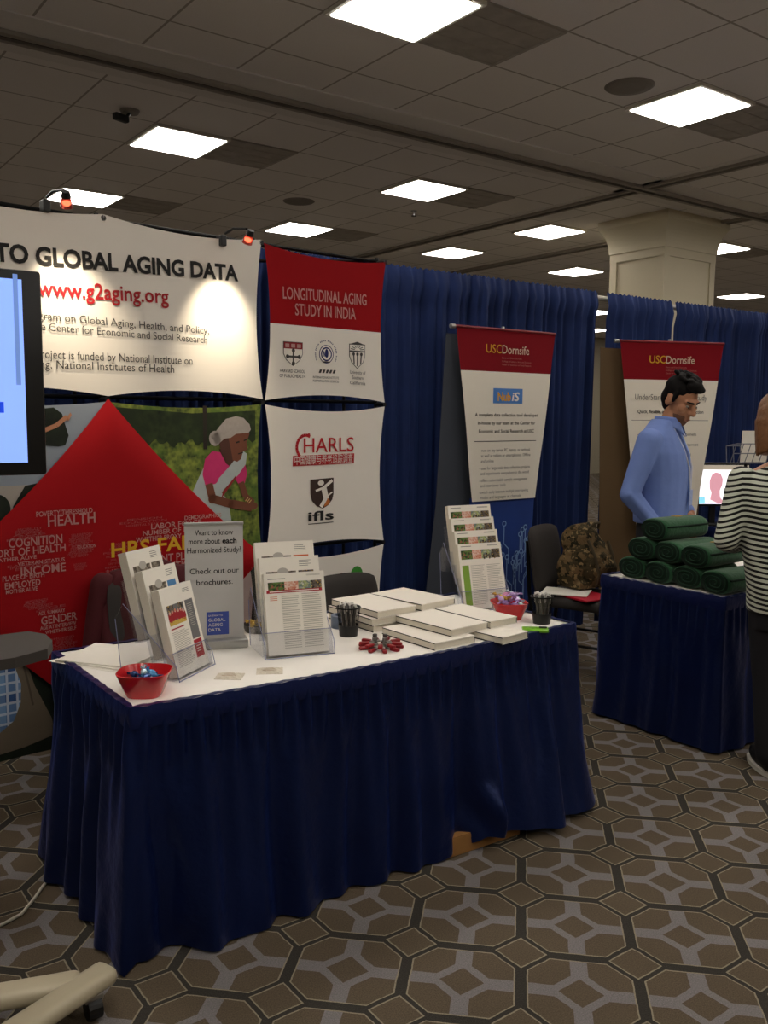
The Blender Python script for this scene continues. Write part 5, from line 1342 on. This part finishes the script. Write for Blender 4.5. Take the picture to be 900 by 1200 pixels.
# ------------------------------------------------------------------ people
M_SKINM = mat('man_skin', '#a8775a', .6, spec=.3, noise=.06, nscale=20); M_SKINW = mat('woman_skin', '#c99478', .55, spec=.35)
M_SHIRT = mat('blue_shirt_cloth', '#6d84c0', .8, noise=.08, nscale=10, bump=.6); M_TROU = mat('black_trousers', '#15151a', .8); M_HAIRM = mat('dark_hair', '#0d0a09', .75, spec=.15, noise=.3, nscale=90); M_HAIRW = mat('light_brown_hair', '#6d4726', .5, noise=.4, nscale=55, bump=.4)
M_SHOE = mat('black_shoe', '#141414', .5); M_SOLE = mat('pale_sole', '#c9c4b8', .7)
def hand(b, wrist, dirv, palm_n, s=1.0, curl=.5, thumb_side=1):
    """palm, four fingers, thumb added to a solid mesh b"""
    d = Vector(dirv).normalized(); n = Vector(palm_n); n = (n - d * n.dot(d)).normalized(); w = d.cross(n); W0 = Vector(wrist)
    pc = W0 + d * .045 * s
    rot = Matrix((w, d, n)).transposed()
    b.ell(pc, (.040 * s, .050 * s, .018 * s), rot=rot)
    for k, (o, L) in enumerate(((-.030, .058), (-.010, .070), (.011, .075), (.031, .066))):
        p = W0 + d * .080 * s + w * o * s; c_ = curl * .9
        for j, f in enumerate((.45, .32, .23)):
            a = c_ * (j + .6); dd = d * math.cos(a) + n * math.sin(a); q = p + dd * (L * f * 1.15 * s); b.cap(p, q, (.0095 - j * .0008) * s, (.0088 - j * .0008) * s, n=8); p = q
    p = W0 + d * .025 * s + w * (.030 * thumb_side) * s
    for j in range(2):
        dd = (d * .75 + w * .6 * thumb_side * (1 - j * .4) + n * (.35 + j * .3)).normalized(); q = p + dd * .034 * s; b.cap(p, q, .0115 * s, .0095 * s, n=8); p = q
def head_solid(b, c, yaw, pitch, k=1.0, skin=0):
    """skull, jaw, nose, ears; local face direction is -y. returns transform"""
    Rm = ROTZ(yaw) @ ROTX(pitch)
    P = lambda x, y, z: Vector(c) + Rm @ (Vector((x, y, z)) * k)
    b.ell(P(0, .012, .035), (.074 * k, .092 * k, .088 * k), rot=Rm)
    b.ell(P(0, -.022, -.035), (.058 * k, .068 * k, .078 * k), rot=Rm)
    b.ell(P(0, -.058, -.085), (.028 * k, .026 * k, .024 * k), rot=Rm)
    b.ell(P(0, -.072, .030), (.055 * k, .020 * k, .018 * k), rot=Rm)      # brow
    b.cap(P(0, -.086, .022), P(0, -.108, -.020), .011 * k, .015 * k, n=10)
    for s in (-1, 1):
        b.ell(P(s * .012, -.098, -.024), (.010 * k, .012 * k, .009 * k), rot=Rm)
        b.ell(P(s * .044, -.060, -.012), (.024 * k, .022 * k, .024 * k), rot=Rm)
        b.ell(P(s * .076, .012, .000), (.010 * k, .021 * k, .032 * k), rot=Rm)
    for z in (-.056, -.066): b.ell(P(0, -.084, z), (.024 * k, .012 * k, .0065 * k), rot=Rm)
    return P, Rm
def face_bits(par, P, Rm, k, hair_m, lipcol):
    for s in (-1, 1):
        e = MB(); e.ell(P(s * .031, -.078, .008), (.0115 * k, .0085 * k, .0058 * k), rot=Rm); e.build('eye', mat('eye_white', '#8f857a', .5), par, smooth=True)
        e = MB(); e.ell(P(s * .031, -.0865, .006), (.005 * k, .003 * k, .005 * k), rot=Rm); e.build('iris', mat('dark_iris', '#1c120c', .2), par, smooth=True)
        e = MB(); e.cap(P(s * .014, -.092, .031), P(s * .050, -.078, .034), .0055 * k, .0035 * k, n=8); e.build('eyebrow', hair_m, par, smooth=True)
    e = MB(); e.ell(P(0, -.0935, -.061), (.023 * k, .006 * k, .0025 * k), rot=Rm); e.build('mouth', mat('lip', lipcol, .5), par, smooth=True)

# man behind the rolls -- origin on the floor, faces local -y
mx, my, ma = 4.385, 3.245, R(22)
man = thing('person', (mx, my, 0), ma, 'person in a light blue shirt looking down behind the green rolls', 'person')
b = MB()
hc = (.020, -.080, 1.655)
P, Rm = head_solid(b, hc, R(-24), R(28), 1.10)
b.cap((0, .0, 1.44), (.018, -.045, 1.58), .062, .056)
b.loft([(0, 0, .93, .15, .105), (0, 0, 1.1, .15, .10), (0, .0, 1.3, .17, .105), (0, 0, 1.42, .15, .085), (0, 0, 1.47, .07, .06)])
SR, ER, WR = (-.215, .02, 1.432), (-.288, .10, 1.13), (-.225, -.045, .945)
SL, EL, WL = (.205, .02, 1.432), (.265, .06, 1.13), (.15, -.135, 1.00)
for A, Bp, Cp in ((SR, ER, WR), (SL, EL, WL)): b.cap(A, Bp, .050, .040); b.cap(Bp, Cp, .038, .028)
hand(b, WR, (.35, -.25, -.9), (1, .2, 0), 1.0, .5, 1); hand(b, WL, (-.55, -.35, -.55), (-.3, .7, -.4), 1.0, .6, -1)
for s in (-1, 1):
    b.cap((s * .095, 0, .92), (s * .105, .0, .50), .085, .058); b.cap((s * .105, 0, .50), (s * .11, .02, .09), .055, .038); b.cap((s * .11, .02, .06), (s * .12, -.13, .045), .036, .032)
remeshed(b, 'body', M_SKINM, man, .0065, 3)
face_bits(man, P, Rm, 1.10, M_HAIRM, '#7d4a3c')
bd_ = MB()
bd_.ell(P(0, -.028, -.062), (.057 * 1.1, .064 * 1.1, .053 * 1.1), rot=Rm); bd_.ell(P(0, -.060, -.088), (.029 * 1.1, .0265 * 1.1, .0245 * 1.1), rot=Rm)
remeshed(bd_, 'beard', mat('short_beard', '#6b4a38', .8, noise=.3, nscale=150), man, .006, 1)
h = MB()
h.ell(P(0, .022, .058), (.080 * 1.1, .092 * 1.1, .076 * 1.1), rot=Rm); h.ell(P(0, .048, .005), (.072 * 1.1, .060 * 1.1, .070 * 1.1), rot=Rm); h.ell(P(0, .045, -.035), (.055, .050, .05), rot=Rm)
h.ell(P(-.005, -.050, .108), (.060, .038, .030), rot=Rm @ ROTX(R(-18))); h.ell(P(.008, -.075, .100), (.046, .022, .020), rot=Rm @ ROTX(R(-25)))
for s in (-1, 1): h.ell(P(s * .074, -.012, .030), (.010, .014, .036), rot=Rm)
for k in range(26):
    a = random.uniform(-1.2, 1.2); q = random.uniform(-.8, .6); h.ell(P(.070 * math.sin(a), .02 + .085 * q, .125 + .018 * math.cos(a) - .02 * q * q), (.016, .022, .012), nu=8, nv=6, rot=Rm)
remeshed(h, 'hair', M_HAIRM, man, .006, 2)
b = MB()
b.loft([(0, .005, .955, .186, .140), (0, .0, 1.02, .194, .148), (0, -.005, 1.12, .196, .145), (0, -.005, 1.25, .214, .150), (0, .0, 1.36, .226, .140), (0, .01, 1.45, .204, .110), (0, .01, 1.508, .135, .085), (0, .0, 1.552, .074, .070)], power=2.4)
for A, Bp, Cp in ((SR, ER, WR), (SL, EL, WL)): b.cap(A, Bp, .072, .056); b.cap(Bp, Vector(Bp).lerp(Vector(Cp), .90), .057, .043)
for k in range(16):   # wrinkles
    z = random.uniform(.98, 1.32); a = random.uniform(-2.8, -.4); b.cap((.185 * math.cos(a), .128 * math.sin(a), z), (.185 * math.cos(a + .3), .128 * math.sin(a + .3), z + random.uniform(-.05, .08)), .019, .013, n=8)
for k in range(7):
    t_ = .35 + .08 * k; p = Vector(ER).lerp(Vector(WR), .1 + k * .12); b.cap(p + Vector((-.045, .0, .02)), p + Vector((.03, -.04, -.01)), .024, .016, n=8)
shirt = remeshed(b, 'shirt', M_SHIRT, man, .008, 3)
c_ = MB()
def col(u, v):
    a = -PI / 2 + .22 + (2 * PI - .44) * u; fr_ = max(0, math.cos(a + PI / 2)); rr = .070 + .012 * (1 - v) + .006
    return (.008 + rr * math.cos(a) * 1.0, -.018 + rr * .95 * math.sin(a) - .028 * (fr_ ** 4) * (1 - v), 1.510 + .060 * v - .050 * (fr_ ** 6) * (1 - v) - .012 * fr_)
c_.grid(40, 6, col); co = c_.build('collar', M_SHIRT, shirt, smooth=True); sd = co.modifiers.new('s', 'SOLIDIFY'); sd.thickness = .004
pk = MB(); pk.grid(3, 16, lambda u, v: (-.012 + .03 * u, -.1475 - .008 * math.sin(v * PI) + (.058 * max(0, v - .72) / .28), .985 + .505 * v)); pk.build('button_placket', mat('shirt_placket', '#6a8acb', .8), shirt)
ly = MB(); 
for s in (-1, 1): ly.tube([(s * .058, -.065, 1.51), (s * .045 + .01, -.128, 1.38), (s * .03 + .012, -.158, 1.28), (.016, -.162, 1.15)], .005, n=6)
lan = ly.build('lanyard', mat('pale_lanyard', '#c9cbd8', .6), man)
bd = MB(); bd.rbox((.016, -.166, 1.105), (.065, .004, .09), .002); bd.build('badge', mat('badge_card', '#9fb0dc', .4), lan)
b = MB(); b.loft([(0, .0, .80, .165, .125), (0, 0, .90, .172, .128), (0, 0, 1.0, .168, .122)], power=2.4)
for s in (-1, 1): b.cap((s * .09, 0, .84), (s * .105, 0, .48), .098, .076); b.cap((s * .105, 0, .48), (s * .11, .02, .09), .074, .062)
b.ell((WR[0] + .035, WR[1] - .015, .87), (.055, .06, .10))
remeshed(b, 'trousers', M_TROU, man, .010, 3)
for s in (-1, 1):
    b = MB(); b.ell((s * .115, -.055, .048), (.048, .145, .046)); b.box((s * .115, -.055, .016), (.085, .27, .03)); remeshed(b, 'shoe', M_SHOE, man, .008, 2)

# woman in stripes, seen from behind
wx, wy, wa = 3.625, 2.075, R(130)
wo = thing('person', (wx, wy, 0), wa, 'person with light brown bob in a black and white striped jersey, seen from behind', 'person')
b = MB(); hc = (.022, -.02, 1.545)
P, Rm = head_solid(b, hc, R(4), R(10), 1.0)
b.cap((0, .01, 1.34), (0, -.005, 1.46), .052, .050)
b.loft([(-.03, 0, .85, .14, .11), (-.01, 0, 1.02, .135, .10), (0, 0, 1.2, .155, .105), (0, 0, 1.33, .14, .08), (0, 0, 1.375, .06, .05)])
SLw, ELw, WLw = (.160, .01, 1.30), (.215, .045, 1.04), (.15, -.17, .99)
SRw, ERw, WRw = (-.160, .01, 1.30), (-.215, .04, 1.04), (-.12, -.19, 1.02)
for A, Bp, Cp in ((SLw, ELw, WLw), (SRw, ERw, WRw)): b.cap(A, Bp, .045, .036); b.cap(Bp, Cp, .034, .025)
hand(b, WLw, (-.5, -.8, .15), (0, 0, -1), .92, .45, -1); hand(b, WRw, (.5, -.8, .1), (0, 0, -1), .92, .45, 1)
for s in (-1, 1):
    b.cap((-.045 + s * .07, 0, .86), (-.075 + s * .078, .0, .46), .080, .055); b.cap((-.075 + s * .078, 0, .46), (-.10 + s * .085, .02, .08), .052, .036); b.cap((-.10 + s * .085, .02, .055), (-.10 + s * .105, -.11, .04), .034, .028)
remeshed(b, 'body', M_SKINW, wo, .0065, 3)
face_bits(wo, P, Rm, 1.0, M_HAIRW, '#a0605a')
h = MB(); h.ell(P(0, .014, .050), (.086, .100, .086), rot=Rm)
hr = MB(); hr.loft([(0, .034, z, rx, ry) for z, rx, ry in ((.075, .070, .066), (.045, .090, .078), (.0, .098, .082), (-.05, .101, .082), (-.095, .100, .080), (-.125, .094, .074), (-.142, .080, .064))], power=2.2)
h.add([P(*v) for v in hr.v], hr.f)
for k in range(15):
    a = PI * (-.12 + 1.24 * k / 14); h.cap(P(.093 * math.cos(a), .034 + .077 * math.sin(a), .0), P(.092 * math.cos(a), .034 + .074 * math.sin(a), -.142 + .008 * math.sin(k * 2.1)), .010, .007, n=8)
remeshed(h, 'hair', M_HAIRW, wo, .006, 2)
b = MB()
b.loft([(-.045, .005, .735, .160, .145), (-.04, .01, .84, .160, .145), (-.012, .005, .98, .155, .128), (0, .0, 1.08, .156, .122), (0, .0, 1.20, .164, .125), (0, .005, 1.28, .160, .105), (0, .01, 1.335, .125, .078), (0, .005, 1.362, .075, .062)], power=2.35)
for A, Bp, Cp in ((SLw, ELw, WLw), (SRw, ERw, WRw)): b.cap(A, Bp, .060, .053); b.cap(Bp, Vector(Bp).lerp(Vector(Cp), .95), .052, .040)
remeshed(b, 'striped_top', M_STRIPE, wo, .008, 3)
b = MB(); b.loft([(-.05, 0, .66, .150, .125), (-.045, 0, .80, .152, .130), (-.02, 0, .92, .145, .115)], power=2.4)
for s in (-1, 1): b.cap((-.05 + s * .072, 0, .78), (-.075 + s * .078, 0, .44), .094, .076); b.cap((-.075 + s * .078, 0, .44), (-.10 + s * .085, .02, .10), .074, .066)
remeshed(b, 'trousers', M_TROU, wo, .010, 3)
for s in (-1, 1):
    rr = ROTZ(R(14) * s); q = MB(); q.ell(Vector((-.10 + s * .100, -.06, .050)), (.043, .130, .042), rot=rr); q.ell(Vector((-.10 + s * .090, .02, .065)), (.038, .055, .05), rot=rr); sho = remeshed(q, 'shoe', M_SHOE, wo, .007, 2)
    q = MB(); q.loft([(0, 0, .0, .045, .135), (0, 0, .022, .047, .138)], power=2.2); q.v = [rr @ v + Vector((-.10 + s * .100, -.06, 0)) for v in q.v]; q.build('sole', M_SOLE, sho)
